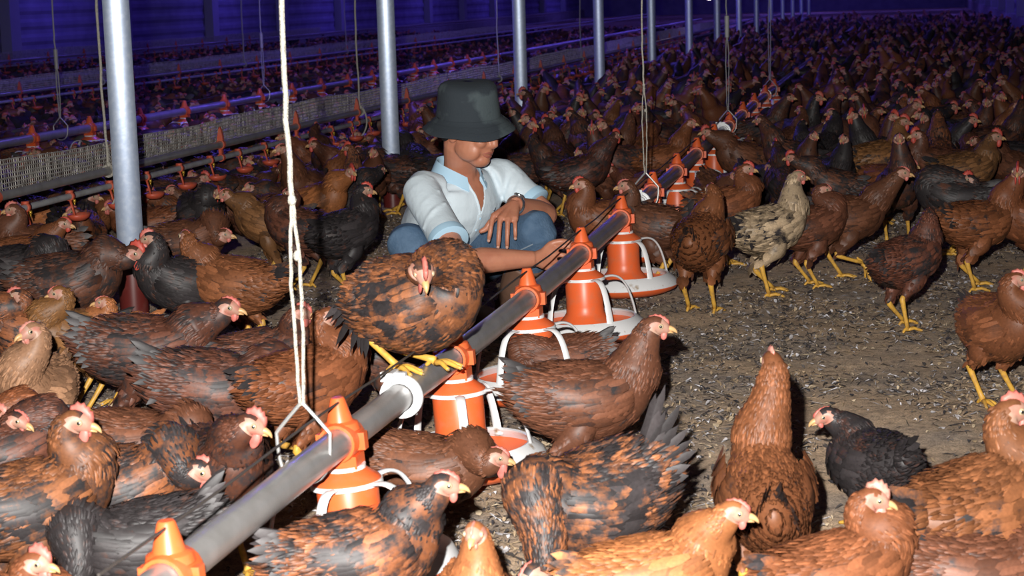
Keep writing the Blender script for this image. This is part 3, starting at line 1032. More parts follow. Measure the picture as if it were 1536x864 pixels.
# ================================================================== DRINKER LINES
def cup_mesh():
    g = Geo()
    lathe(g, [(.013, -.013), (.017, -.013), (.017, .013), (.013, .013)], 14, close=True)     # clip ring, turned onto the pipe below
    V = g.V[-1]; g.V[-1] = np.stack([V[:, 0], V[:, 2], V[:, 1]], -1)
    box(g, (0, 0, .017), (.022, .03, .010))
    tube(g, [(.004, -.012, -.012), (.012, -.012, -.04), (.020, -.010, -.075)], [.008, .0085, .008], 6, 0, 0, rb=.004)
    P = np.array([(.0, -.094), (.024, -.090), (.036, -.080), (.041, -.066), (.038, -.066), (.032, -.078), (.02, -.085), (0, -.087)])
    h = Geo(); lathe(h, P, 14)
    g.merge(h, None, (np.diag([1.0, 1.35, 1.0]), np.array([.03, .0, 0.0])))
    tube(g, [(.014, .004, -.012), (.014, .004, -.024)], .006, 8, 1); tube(g, [(.014, .004, -.024), (.014, .004, -.034)], .003, 6, 1)
    return g.mesh('drip_cup', [M['red'], M['brass']])


def clip_mesh():
    g = Geo()
    for zc_, r in ((0, .0125), (.06, .0172)):
        h = Geo(); lathe(h, [(r + .0005, -.011), (r + .005, -.011), (r + .005, .011), (r + .0005, .011)], 16, close=True)
        V = h.V[-1]; h.V[-1] = np.stack([V[:, 0], V[:, 2], V[:, 1] + zc_], -1)
        g.merge(h)
    box(g, (0, 0, .029), (.014, .022, .022))
    prism(g, [(-.014, .079), (.014, .079), (.013, .095), (.008, .125), (.0, .142), (-.006, .125), (-.012, .095)], .018)
    V = np.concatenate(g.V)
    return g.mesh('pipe_clip', [M['red']], smooth=False)


CUP, CLIP = cup_mesh(), clip_mesh()


def drinker_line(x, y0, y1, label, cups_to, mesh_to, sp=.36, ph=0.0):
    root = empty('drinker_line', (x, y0, .30))
    tag(root, label, 'drinker')
    g = Geo(); tube(g, [(0, 0, 0), (0, y1 - y0, 0)], .0122, 14); g.obj('water_pipe', M['pvc'], root)
    g = Geo(); tube(g, [(0, 0, .06), (0, y1 - y0, .06)], .0168, 16); g.obj('support_pipe', M['pipe'], root)
    k = 0
    while ph + k * sp < cups_to - y0:
        o = bpy.data.objects.new('drip_cup', CUP); COL.objects.link(o); o.parent = root; o.location = (0, ph + k * sp, 0)
        if k % 3 == 0:
            o = bpy.data.objects.new('pipe_clip', CLIP); COL.objects.link(o); o.parent = root; o.location = (0, ph + k * sp + .14, 0)
        k += 1
    # netting strip standing behind the pipes
    g = Geo(); n = int((mesh_to - y0) / .0165)
    rng = np.random.default_rng(5)
    yv = np.arange(n) * .0165 + rng.normal(0, .0012, n)
    w, t = .0028, .0020
    zt = .172 + .006 * np.sin(yv * 1.7) + .004 * np.sin(yv * 5.1 + 1) + rng.normal(0, .0012, n)
    V = np.zeros((n, 8, 3))
    for q, (dx, dy, top) in enumerate(((-t, -w / 2, 0), (-t, w / 2, 0), (0, w / 2, 0), (0, -w / 2, 0), (-t, -w / 2, 1), (-t, w / 2, 1), (0, w / 2, 1), (0, -w / 2, 1))):
        V[:, q] = np.stack([np.full(n, dx - .03), yv + dy + rng.normal(0, .001, n), zt if top else np.full(n, .05)], -1)
    F = (np.arange(n) * 8)[:, None, None] + np.array([[0, 4, 5, 1], [1, 5, 6, 2], [2, 6, 7, 3], [3, 7, 4, 0]])[None]
    g.add(V.reshape(-1, 3), [F.reshape(-1, 4)])
    yy = np.linspace(0, mesh_to - y0, 160)
    for q in range(8):
        z = .062 + .0155 * q
        tube(g, np.stack([np.full(160, -.0285), yy, z + (.006 * np.sin(yy * 1.7) + .004 * np.sin(yy * 5.1 + 1)) * q / 7], -1), 0.0022 if q % 3 else .0034, 4)
    o = g.obj('netting', M['mesh'], root, smooth=False); o['kind'] = 'stuff'
    return root


drinker_line(-3.08, 4.6, 45.0, 'nearest drinker line, two grey pipes with red cups under pale netting', 26, 30, ph=1.85 - .36 * 5)
drinker_line(-6.75, 10.0, 50.0, 'second drinker line, a blue-lit pipe with cups farther left', 27, 32)
drinker_line(-10.9, 18.0, 60.0, 'farthest drinker line along the foot of the left wall', 30, 34)


# ================================================================== ROPES AND HANGERS
def wobble(P, amp, seed):
    r = np.random.default_rng(seed)
    Q = catmull(np.asarray(P, float), 6)
    Q[1:-1] += r.normal(0, amp, (len(Q) - 2, 3)) * (1, 1, .3)
    return Q


def hanger(x, y, label, rope_r, rope_m, knot_z, kind='hanger_ring', double=True, size=1.0, group=None, plug=False):
    """a bent wire ring round the feed pipe, held by a doubled cord from the ceiling"""
    root = empty('hanging_rope', (x, y, TZ))
    tag(root, label, 'rope', group)
    top = .094 * size
    g = Geo()
    ring = [(-.002, 0, top), (-.041, 0, top - .044), (-.0455, 0, top - .056), (-.044, .004, .000), (-.036, .006, -.026), (-.018, .004, -.037), (.006, 0, -.039), (.029, -.006, -.029), (.0425, -.004, -.006), (.0455, 0, top - .056), (.041, 0, top - .044), (.002, 0, top)]
    tube(g, ring, .0032 * (1 if size > .9 else .9), 8, 0, 2)
    g.obj(kind, M['wire'], root)
    kz = knot_z - TZ
    g = Geo()
    for s_ in (-1, 1):
        tube(g, wobble([(s_ * .003, 0, top - .004), (s_ * .0065, .002, top + (kz - top) * .35), (s_ * .0075, 0, top + (kz - top) * .7), (0, 0, kz)], .0007, 3 + s_), rope_r * .72, 6)
    tube(g, wobble([(0, 0, kz), (-.003, 0, kz + .2), (.002, 0, kz + .5), (-.003, 0, kz + .9), (0, 0, ZC - TZ)], .0012, 9), rope_r, 7)
    g.obj('cord', rope_m, root)
    g = Geo()
    if plug:
        lathe(g, [(.0, -.06), (.012, -.058), (.013, .055), (.0, .06)], 10, loc=(0, 0, kz + .02))
        g.obj('tensioner', M['pvc'], root)
    else:
        sphere(g, (0, 0, kz), (rope_r * 1.7, rope_r * 1.7, rope_r * 2.4)); g.obj('knot', rope_m, root)
        g = Geo(); sphere(g, (.004, 0, kz - .09), (rope_r * 1.5, rope_r * 1.5, rope_r * 2.2))
        g.obj('knot', rope_m, root)
    return root


z_kn = at_y(432, 300, 2.83)[2]
hanger(-.970, 2.83, 'thick white knotted rope with a bent wire ring hung from it, nearest the camera', .0042, M['rope'], z_kn)
hanger(tube_x(6.65), 6.65, 'thin white cord with a wire hanger ring, right of the crouching man', .0030, M['rope'], at_y(950, 125, 6.8)[2], size=.95)
hanger(tube_x(10.06), 10.06, 'grey cord with a tensioner tube and wire ring, deep in the crowd', .0032, M['rope_grey'], at_y(1095, 45, 10.06)[2], size=.95, plug=True)
hanger(tube_x(13.3), 13.3, 'faint blue-lit cord with a hanger ring in the far crowd', .004, M['rope_grey'], .95, size=.95, plug=True)
for k, (y, lab) in enumerate(((10.3, 'grey cord and wire ring at the left edge, on the blue-lit second pipe'), (13.9, 'grey cord and wire ring on the blue-lit pipe, left of the thick white rope'), (17.5, 'grey cord and wire ring on the blue-lit pipe, left of the second post'))):
    hanger(-4.95, y, lab, .0045, M['rope_grey'], TZ + .42, size=1.0, plug=True)


def drinker_rope(x, y, label, r, m, tail=True):
    root = empty('drinker_rope', (x, y, .36)); tag(root, label, 'rope')
    g = Geo(); tube(g, wobble([(0, 0, .02), (-.006, 0, .4), (.004, 0, .9), (0, 0, 1.5), (0, 0, ZC - .36)], .0018, int(y)), r, 7); g.obj('cord', m, root)
    g = Geo()
    th = np.linspace(0, 2 * PI, 13)
    tube(g, [(math.cos(a) * (.0168 + r), .0, math.sin(a) * (.0168 + r)) for a in th], r, 6); sphere(g, (0.004, 0, .026), (r * 2, r * 2, r * 2)); g.obj('knot', m, root)
    if tail:
        g = Geo(); tube(g, [(.006, 0, .024), (.025, -.01, .012), (.040, -.012, -.04), (.036, -.012, -.085), (.018, -.012, -.125), (.006, -.012, -.135)], r * .85, 6, 0, 3); g.obj('loose_end', m, root)
    return root


drinker_rope(-3.08, 6.80, 'rough beige rope left of the nearest post, its loose end dangling from the drinker', .0052, M['rope'])
drinker_rope(-3.08, 10.25, 'thin beige rope left of the second post, its loose end below the drinker', .0050, M['rope'])
drinker_rope(-3.08, 13.95, 'pale blue-lit cord holding the drinker above the hat', .0050, M['rope_grey'], False)
drinker_rope(-3.08, 17.6, 'faint cord holding the drinker, between the third and fourth posts', .0050, M['rope_grey'], False)
for q, y in enumerate((14.9, 18.4, 22.0)):
    drinker_rope(-6.75, y, ['faint cord of the second drinker line, just right of the nearest post', 'faint cord of the second drinker line, behind the blue-lit feeders', 'faint cord of the second drinker line, left of the second post'][q], .0060, M['rope_grey'], False)

# ================================================================== THE CROUCHING MAN
def remesh(g, name, mats, voxel, parent, smooth_it=3, cut=None, origin=None):
    """one continuous surface from overlapping closed shapes"""
    me = g.mesh(name + '_src', [], True, False)
    o = bpy.data.objects.new(name, me); COL.objects.link(o)
    md = o.modifiers.new('r', 'REMESH'); md.mode = 'VOXEL'; md.voxel_size = voxel; md.use_smooth_shade = True
    sm = o.modifiers.new('s', 'SMOOTH'); sm.factor = .5; sm.iterations = smooth_it
    dg = bpy.context.evaluated_depsgraph_get(); dg.update()
    nm = bpy.data.meshes.new_from_object(o.evaluated_get(dg), depsgraph=dg)
    o.modifiers.clear(); o.data = nm; nm.name = name
    bpy.data.meshes.remove(me)
    nm.materials.clear()
    for m in mats:
        nm.materials.append(m)
    n = len(nm.vertices)
    co = np.empty(n * 3, np.float32); nm.vertices.foreach_get('co', co); co = co.reshape(-1, 3).astype(float)
    if cut is not None:
        import bmesh
        bm = bmesh.new(); bm.from_mesh(nm)
        dead = [f for f in bm.faces if cut(np.array(f.calc_center_median()))]
        bmesh.ops.delete(bm, geom=dead, context='FACES')
        bm.to_mesh(nm); bm.free()
    nm.polygons.foreach_set('use_smooth', np.ones(len(nm.polygons), bool))
    if parent is not None:
        o.parent = parent
    return o


MAN = np.array([-1.36, 5.50, 0.0])


def J(u, v, y):
    return at_y(u, v, y) - MAN


M['manskin'] = mat('tanned_skin', (.53, .225, .135), .45, noise=((.45, .175, .105), 25, .4, .7), sss=.12)
M['nail'] = mat('nail', (.58, .34, .26), .35)
M['shirt'] = mat('white_cotton', (.66, .76, .82), .85, bump=.55, bscale=16)
M['trim'] = mat('pale_blue_knit', (.44, .66, .82), .85)
M['jeans'] = mat('blue_denim', (.060, .115, .195), .85, noise=((.095, .16, .25), 22, .42, .68), bump=.3, bscale=120)
M['seam'] = mat('denim_seam', (.24, .30, .36), .85)
M['hat'] = mat('dark_cotton', (.060, .080, .088), .9, noise=((.026, .035, .044), 7, .44, .50), bump=.15, bscale=160)
M['boot'] = mat('brown_boot', (.16, .085, .055), .6)
M['watch'] = mat('watch_steel', (.62, .62, .62), .22, metal=.9)
M['dial'] = mat('watch_dial', (.03, .035, .04), .15)
M['ink'] = mat('dark_print', (.03, .04, .07), .8)
M['hair'] = mat('black_hair', (.012, .010, .010), .6)

man = empty('person', MAN)
tag(man, 'crouching person in dark bucket hat, pale polo shirt and jeans, reaching to the pipe', 'person')

S_R, S_L = J(633, 288, 5.36), J(752, 266, 5.63)
E_R, W_R = J(690, 392, 5.14), J(800, 388, 5.24)
E_L, W_L = J(818, 322, 5.58), J(772, 307, 5.38)
K_R, K_L = J(612, 366, 5.25), J(806, 345, 5.42)
A_R, A_L = J(700, 470, 5.44), J(768, 455, 5.56)
HIP_R, HIP_L = J(640, 405, 5.62), J(690, 402, 5.72)
side = nrm((S_L - S_R) * (1, 1, 0)); front = np.array([side[1], -side[0], 0])
mid = (S_R + S_L) / 2
PEL = (HIP_R + HIP_L) / 2 + (0, 0, .01)
NECK = J(690, 250, 5.49)
HC = J(705, 193, 5.42)
fdir = view_dir(-33) * math.cos(math.radians(15)) + np.array([0, 0, -math.sin(math.radians(15))])
fl_ = nrm(np.cross([0, 0, 1], fdir)); fu = np.cross(fdir, fl_)


def hp(f, l, u):
    return HC + fdir * f + fl_ * l + fu * u


def ell(g, c, r, ax, seg=16, rings=10):
    h = Geo(); sphere(h, (0, 0, 0), r, 0, seg, rings)
    g.merge(h, None, (np.stack(ax, 1), np.asarray(c)))


g = Geo()
TOR = [PEL - (0, 0, .02), PEL + (0, 0, .07) + front * .0, PEL * .5 + mid * .5 - front * .035 + (0, 0, .01), mid - front * .025 - (0, 0, .06), mid - front * .01 - (0, 0, .005), NECK + (0, 0, .005) - front * .01]
TRA, TRB = np.array([.120, .135, .148, .158, .125, .052]), np.array([.100, .105, .108, .100, .070, .050])
tube(g, TOR, TRA - .012, 24, 0, 4, rb=TRB - .012, side0=side)
tube(g, [NECK - (0, 0, .05) - front * .015, NECK, hp(-.028, 0, -.055), hp(-.02, 0, -.01)], [.062, .050, .047, .05], 18, 0, 3)
# head
ell(g, hp(-.012, 0, .030), (.090, .072, .085), (fdir, fl_, fu))
ell(g, hp(.022, 0, -.030), (.066, .058, .070), (fdir, fl_, fu))
ell(g, hp(.050, 0, -.078), (.036, .034, .026), (fdir, fl_, fu))
ell(g, hp(.028, .036, -.052), (.046, .024, .036), (fdir, fl_, fu)); ell(g, hp(.028, -.036, -.052), (.046, .024, .036), (fdir, fl_, fu))
ell(g, hp(.062, .031, -.022), (.022, .021, .019), (fdir, fl_, fu)); ell(g, hp(.062, -.031, -.022), (.022, .021, .019), (fdir, fl_, fu))
tube(g, [hp(.074, 0, .014), hp(.086, 0, -.006), hp(.094, 0, -.022), hp(.080, 0, -.032)], [.009, .011, .0135, .009], 10, 0, 2)
for s_ in (-1, 1):
    ell(g, hp(.080, s_ * .0125, -.027), (.010, .0085, .0075), (fdir, fl_, fu), 10, 6)
    tube(g, [hp(.074, s_ * .010, .018), hp(.070, s_ * .032, .022), hp(.054, s_ * .050, .016)], [.009, .010, .008], 8, 0, 2)
    ell(g, hp(-.010, s_ * .070, -.012), (.020, .009, .030), (fdir, fl_, fu), 10, 8)
tube(g, [hp(.072, .026, -.0535), hp(.0815, .012, -.0495), hp(.083, 0, -.0505), hp(.0815, -.012, -.0495), hp(.072, -.026, -.0535)], [.003, .0055, .006, .0055, .003], 8, 0, 3)
tube(g, [hp(.071, .022, -.060), hp(.079, .010, -.0635), hp(.0805, 0, -.064), hp(.079, -.010, -.0635), hp(.071, -.022, -.060)], [.003, .0055, .0065, .0055, .003], 8, 0, 3)
# arms
tube(g, [S_R + side * .03, S_R, S_R * .5 + E_R * .5, E_R, E_R * .7 + W_R * .3, E_R * .35 + W_R * .65, W_R], [.05, .050, .043, .037, .039, .031, .0235], 16, 0, 3)
ell(g, E_R, (.037, .037, .037), np.eye(3))
tube(g, [S_L - side * .03, S_L, S_L * .5 + E_L * .5, E_L, E_L * .7 + W_L * .3, E_L * .35 + W_L * .65, W_L], [.05, .050, .043, .037, .038, .031, .0235], 16, 0, 3)
ell(g, E_L, (.037, .037, .037), np.eye(3))


def finger(pts, r=.0071):
    tube(g, pts, [r * 1.12, r * 1.06, r, r * .80], 10, 0, 4)
    ell(g, pts[-1], (r * .80,) * 3, np.eye(3), 8, 6)
    ell(g, pts[1], (r * 1.12,) * 3, np.eye(3), 8, 6)


nails = []
# left hand, hanging over the knee with its back to the viewer
pk = [J(739, 325, 5.315), J(750, 329, 5.303), J(761.5, 331, 5.303), J(772.5, 330, 5.315)]
for k in range(4):
    tube(g, [W_L, W_L * .55 + pk[k] * .45, pk[k]], [.019, .0145, .0105], 10, 0, 3)
for k, (tip, yb) in enumerate((((733, 361), 5.29), ((747, 371), 5.28), ((760.5, 371), 5.285), ((773, 358), 5.30))):
    t = J(*tip, yb + .012)
    b1 = pk[k] * .55 + t * .45 + nrm(CAMP - MAN - pk[k]) * .010
    b2 = pk[k] * .22 + t * .78 + nrm(CAMP - MAN - pk[k]) * .009
    finger([pk[k], b1, b2, t], [.0071, .0073, .0071, .0064][k])
    nails.append((t + nrm(CAMP - MAN - t) * .0055, nrm(t - b2), nrm(CAMP - MAN - t)))
finger([W_L * .55 + pk[0] * .45, J(736, 333, 5.33), J(729, 343, 5.325), J(721, 347, 5.32)], .0092)
# right hand, open palm with the fingers closing on the far side of the pipe
yh = 5.29
pr = [J(836, 370, yh), J(835, 381.5, yh - .008), J(832, 393, yh - .012), J(828, 404, yh - .012)]
for k in range(4):
    tube(g, [W_R, W_R * .5 + pr[k] * .5 + (0, .004, 0), pr[k]], [.0195, .0155, .0105], 10, 0, 3)
for k, tip in enumerate(((862, 370), (860, 385), (853, 399), (846, 411))):
    t = J(*tip, yh + .015)
    away = nrm(pr[k] - (CAMP - MAN)) * .006
    b1 = pr[k] * .6 + t * .4 - away * .8; b2 = pr[k] * .25 + t * .75 - away
    finger([pr[k], b1, b2, t], .0072)
finger([W_R * .6 + pr[0] * .4 + (0, 0, .006), J(826, 366, yh - .01), J(842, 362, yh - .004), J(857, 364, yh + .008)], .0090)
# legs (inside the jeans) and feet
for hp_, k_, a_ in ((HIP_R, K_R, A_R), (HIP_L, K_L, A_L)):
    tube(g, [hp_, hp_ * .5 + k_ * .5, k_, k_ * .6 + a_ * .4, a_], [.070, .060, .048, .045, .032], 14, 0, 3)
body = remesh(g, 'body', [M['manskin']], .0038, man, 2)

M['lip'] = mat('lip_skin', (.36, .12, .085), .4)
for nme, pts, r in (('upper_lip', ((.074, .025, -.0545), (.0845, .012, -.0500), (.0865, 0, -.0512), (.0845, -.012, -.0500), (.074, -.025, -.0545)), (.0015, .0038, .0040, .0038, .0015)),
                    ('lower_lip', ((.074, .022, -.0580), (.0825, .010, -.0618), (.0840, 0, -.0625), (.0825, -.010, -.0618), (.074, -.022, -.0580)), (.0015, .0042, .0050, .0042, .0015))):
    g = Geo(); tube(g, [hp(*p) for p in pts], r, 8, 0, 4); g.obj(nme, M['lip'], man)
# eyes, brows, hair below the hat
for s_ in (-1, 1):
    g = Geo(); ell(g, hp(.062, s_ * .031, .002), (.011, .012, .011), (fdir, fl_, fu)); g.obj('eye', M['nail'], man)
    g = Geo(); tube(g, [hp(.078, s_ * .012, .0165), hp(.076, s_ * .032, .023), hp(.060, s_ * .052, .016)], [.003, .004, .002], 6, 0, 3, rb=.003); g.obj('eyebrow', M['hair'], man)
g = Geo()
ell(g, hp(-.024, 0, .036), (.086, .0745, .084), (fdir, fl_, fu)); ell(g, hp(-.050, 0, -.01), (.055, .062, .055), (fdir, fl_, fu))
remesh(g, 'hair', [M['hair']], .006, man, 2)
for p, d, o_ in nails:
    g = Geo(); x = nrm(np.cross(d, o_)); ell(g, p, (.0046, .0060, .0016), (x, d, nrm(np.cross(x, d))), 8, 6); g.obj('fingernail', M['nail'], man)

# shirt
g = Geo()
tube(g, TOR[:5] + [NECK - (0, 0, .02) - front * .012], np.concatenate([TRA[:5] + .006, [.066]]), 28, 0, 5, rb=np.concatenate([TRB[:5] + .008, [.066]]), side0=side)
for S, E, sg in ((S_R, E_R, -1), (S_L, E_L, 1)):
    tube(g, [S - side * sg * .06 - (0, 0, .01), S + (0, 0, .002), S * .52 + E * .48, S * .30 + E * .70], [.058, .058, .054, .058], 20, 0, 4)
rr = np.random.default_rng(3)
for q in range(9):                      # soft folds across the belly and under the arms
    a = mid * (.25 + .07 * q) + PEL * (.75 - .07 * q)
    tube(g, [a + side * (-.12 + .02 * rr.random()) + front * .070, a + front * (.092 + .008 * rr.random()) + (0, 0, -.03 + .02 * rr.random()), a + side * .10 + front * .072 + (0, 0, .01)], [.006, .012, .006], 8, 0, 3)
for q in (.3, 1.7, 3.1):
    for S, E in ((S_R, E_R), (S_L, E_L)):
        a = S * (.95 - .13 * q) + E * (.05 + .13 * q); ax_ = nrm(E - S); p1 = nrm(np.cross(ax_, nrm(CAMP - MAN - a))); p2 = np.cross(p1, ax_)
        tube(g, [a + p2 * .03 + p1 * .052 + ax_ * .02, a + p2 * .0545 + ax_ * (.012 * math.sin(q * 5)), a + p2 * .035 - p1 * .050 - ax_ * .025], [.003, .0066, .003], 8, 0, 3)
for q in range(4):
    a = S_R * (.9 - .12 * q) + E_R * (.1 + .12 * q)
    tube(g, [a + front * .02 - side * .055, a + front * .058 - (0, 0, .01), a + front * .035 + side * .055 - (0, 0, .02)], [.006, .012, .005], 8, 0, 3)
vb = mid + front * .085 - (0, 0, .085); vt = NECK + (0, 0, .02)


def neck_cut(p):
    if np.linalg.norm((p - NECK) * (1, 1, .6)) < .058 and p[2] > NECK[2] - .03:
        return True
    r = p - vb; h_ = (vt[2] - vb[2]); t = r[2] / h_
    return 0 < t < 1.3 and abs(r @ side) < .055 * t and r @ front > -.06


def hem_cut(p):
    return neck_cut(p)


shirt = remesh(g, 'polo_shirt', [M['shirt']], .0055, man, 4, cut=hem_cut)
# cuffs and collar in pale blue
for S, E in ((S_R, E_R), (S_L, E_L)):
    ax = nrm(E - S); c = S * .30 + E * .70
    g = Geo(); tube(g, [c - ax * .016, c - ax * .008, c + ax * .010, c + ax * .012], [.0575, .0595, .0595, .0565], 24); g.obj('sleeve_cuff', M['trim'], man)
g = Geo()
n = 40
th = np.linspace(-PI * .86, PI * .86, n)
rows = []
for off, dz, sc in ((.0, .022, 1.0), (.004, .026, 1.04), (.022, -.012, 1.25), (.018, -.016, 1.22), (0, .012, .98)):
    cc = NECK - front * .012
    dip = (np.cos(th) * -1 + 1) / 2
    # th = 0 at the nape, the two ends meet at the throat
    P = cc + (-front)[None] * (np.cos(th) * (.058 + off))[:, None] + side[None] * (np.sin(th) * (.060 + off))[:, None] + np.array([0, 0, 1.0])[None] * (dz + .004 - .058 * (np.abs(th) / (PI * .86)) ** 2)[:, None]
    P = P + front[None] * (.018 * (np.abs(th) / (PI * .86)) ** 3)[:, None]
    rows.append(P)
V = np.concatenate(rows); m_ = len(rows)
F = [(a * n + j, a * n + j + 1, ((a + 1) % m_) * n + j + 1, ((a + 1) % m_) * n + j) for a in range(m_) for j in range(n - 1)]
F += [tuple(a * n for a in range(m_))[::-1], tuple(a * n + n - 1 for a in range(m_))]
g.add(V, F); g.obj('collar', M['trim'], man)


def on_chest(a, b, lift=.0):
    """a point on the front of the shirt, a to his left, b upwards from the foot of the neck opening"""
    o = vb + side * a + np.array([0, 0, b]) + front * .25
    hit = shirt.ray_cast(Vector(o), Vector(-front))
    return (np.array(hit[1]) + np.array(hit[2]) * lift) if hit[0] else o - front * .25


bpy.context.view_layer.update()
for sg in (-1, 1):                     # stitched edges of the open neck
    P = [on_chest(sg * (.053 * t + .003), (vt[2] - vb[2]) * t, .0005) for t in np.linspace(0, .62, 9)]
    P = [p for p in P if np.linalg.norm(p - vb) < .16]
    if len(P) > 3:
        g = Geo(); tube(g, P, .0042, 8, 0, 3, rb=.0028); g.obj('neck_edge', M['shirt'], man)
# placket with two buttons, and the small printed mark on the chest
g = Geo()
P = [on_chest(.0, -.002 - .012 * q, .0015) for q in range(7)]
tube(g, P, .0115, 8, 0, 0, rb=.0016, side0=side); g.obj('placket', M['shirt'], man)
for q in (1, 4):
    g = Geo(); ell(g, P[q] + front * .002, (.004, .002, .004), (side, front, np.array([0, 0, 1.0])), 10, 6); g.obj('button', M['trim'], man)
c0 = (.070, .002)
g = Geo()
for da, db in ((-.009, .001), (.006, .009), (.006, -.008)):
    tube(g, [on_chest(c0[0] + da * t, c0[1] + db * t, .001) for t in (0, .5, 1)], [.0022, .0024, .0010], 6, rb=.0009, side0=side)
for q in range(5):
    a = c0[0] - .014 + q * .007
    tube(g, [on_chest(a, c0[1] - .019 + q * .0012, .001), on_chest(a + .003, c0[1] - .0225 + q * .0012, .001)], .0008, 5)
o = g.obj('chest_print', M['ink'], man)
o['label'] = 'small dark three-pronged printed mark with tiny lettering below'

# jeans
g = Geo()
ell(g, PEL + (0, 0, -.005), (.135, .120, .105), (side, front, np.array([0, 0, 1.0])))
for hp_, k_, a_, end in ((HIP_R, K_R, A_R, .93), (HIP_L, K_L, A_L, .48)):
    e_ = k_ * (1 - end) + a_ * end
    bk = nrm(np.array([a_[0] - k_[0], a_[1] - k_[1] + .1, 0]))
    tube(g, [hp_, hp_ * .5 + k_ * .5 + (0, 0, .008), k_ * .88 + hp_ * .12 + (0, 0, .006), k_ + (0, 0, -.004), k_ * .70 + a_ * .30 + bk * .012, k_ * .45 + a_ * .55 + bk * .012, e_], [.088, .082, .066, .060, .066, .063, .056], 20, 0, 4)
for q in range(5):
    t = .18 + q * .15
    for hp_, k_ in ((HIP_R, K_R), (HIP_L, K_L)):
        a = hp_ * (1 - t) + k_ * t
        tube(g, [a - side * .062 + (0, 0, .03), a + (0, 0, .078 - .012 * t) + front * .02, a + side * .06 + (0, 0, .035)], [.005, .010, .005], 8, 0, 3)
jeans = remesh(g, 'jeans', [M['jeans']], .006, man, 3)
bpy.context.view_layer.update()
g = Geo()
P = []
for q in range(12):                     # stitched inner seam along the left thigh
    t = .15 + .072 * q
    a = HIP_L * (1 - t) + K_L * t
    o_ = a + nrm(CAMP - MAN - a) * .3 + (0, 0, -.035)
    hit = jeans.ray_cast(Vector(o_), Vector(-nrm(CAMP - MAN - a)))
    if hit[0]:
        P.append(np.array(hit[1]) + np.array(hit[2]) * .001)
if len(P) > 3:
    tube(g, P, .0022, 6, 0, 2); g.obj('seam', M['seam'], man)
# boots
for k_, a_, top in ((K_R, A_R, .90), (K_L, A_L, .42)):
    g = Geo()
    t_ = k_ * (1 - top) + a_ * top
    hd_ = nrm(front * .9 + np.array([0, 0, 0]))
    tube(g, [t_, k_ * .25 + a_ * .75, a_ * 1.0 + (0, 0, -a_[2] + .075), a_ * (1, 1, 0) + (0, 0, .045)], [.062, .056, .044, .042], 16, 0, 3)
    b = a_ * (1, 1, 0)
    tube(g, [b - hd_ * .045 + (0, 0, .038), b + hd_ * .03 + (0, 0, .042), b + hd_ * .10 + (0, 0, .036), b + hd_ * .165 + (0, 0, .028)], [.036, .042, .044, .026], 14, 0, 3, rb=[.036, .040, .033, .022])
    remesh(g, 'boot', [M['boot']], .006, man, 2)
# wrist watch
ax = nrm(W_L - E_L); c = W_L - ax * .006
s1 = nrm(np.cross(ax, [0, 0, 1])); s2 = np.cross(s1, ax)
g = Geo()
th = np.linspace(0, 2 * PI, 29)
tube(g, [c + s1 * math.cos(a) * .0275 + s2 * math.sin(a) * .0275 for a in th], .0085, 8, 0, 0, rb=.0022, side0=ax)
band = g.obj('watch_band', M['watch'], man)
wn = nrm(nrm(CAMP - MAN - c) * .5 + np.array([0, 0, 1.0]) + side * .2); wn = nrm(wn - ax * (wn @ ax)); wx = np.cross(ax, wn)
R = np.stack([ax, wx, wn], 1)
g = Geo(); h = Geo(); lathe(h, [(0, 0), (.0145, 0), (.0160, .003), (.0155, .007), (.0130, .008), (0, .008)], 20); g.merge(h, None, (R, c + wn * .0265)); g.obj('watch_case', M['watch'], man)
g = Geo(); h = Geo(); lathe(h, [(0, .0082), (.0125, .0082), (.0120, .0092), (0, .0092)], 20); g.merge(h, None, (R, c + wn * .0265)); g.obj('watch_dial', M['dial'], man)

# bucket hat: crown panels, stitched band, sloping brim
to_v = nrm((CAMP - MAN - HC) * (1, 1, 0))
hu = nrm(np.array([0, 0, 1.0]) + to_v * .15 + view_dir(0) * .015); hx = nrm(np.cross(hu, [0, 1, 0])); hy = np.cross(hu, hx)
hatc = J(703, 176, 5.42)
Rh = np.stack([hx, hy, hu], 1)
g = Geo(); h = Geo()
prof = [(0, .1115), (.030, .1115), (.062, .107), (.080, .098), (.0875, .085), (.0905, .055), (.0945, .022), (.0965, .004)]
lathe(h, [(max(r, 1e-4), z) for r, z in prof[::-1]] + [(1e-4, .1085), (.060, .104), (.0775, .095), (.085, .083), (.092, .02), (.094, .004)][0:0], 48)
V = h.V[0]; a = np.arctan2(V[:, 1], V[:, 0]); r = np.hypot(V[:, 0], V[:, 1])
k = 1 + .018 * np.sin(3 * a + .6) * np.clip(V[:, 2] / .1, 0, 1) + .008 * np.sin(7 * a)
h.V[0] = V * np.stack([k, k, np.ones_like(k)], -1) + np.stack([0 * a, 0 * a, .004 * np.sin(2 * a + 1) * (r > .05)], -1)
g.merge(h, None, (Rh, hatc))
hat = empty('bucket_hat', (0, 0, 0)); hat.parent = man
o = g.obj('hat_crown', M['hat'], hat)
sd = o.modifiers.new('t', 'SOLIDIFY'); sd.thickness = .0025; sd.offset = -1
g = Geo(); h = Geo()
lathe(h, [(.0960, .006), (.0975, .002), (.108, -.008), (.124, -.022), (.138, -.034), (.1395, -.0365), (.1375, -.0375), (.122, -.026), (.106, -.012), (.095, .002)], 64, close=True)
V = h.V[0]; a = np.arctan2(V[:, 1], V[:, 0]); r = np.hypot(V[:, 0], V[:, 1]); t = np.clip((r - .096) / .043, 0, 1)
h.V[0] = V + np.stack([0 * a, 0 * a, t * (.006 * np.sin(2 * a + .4) + .003 * np.sin(5 * a))], -1)
g.merge(h, None, (Rh, hatc)); g.obj('hat_brim', M['hat'], hat)
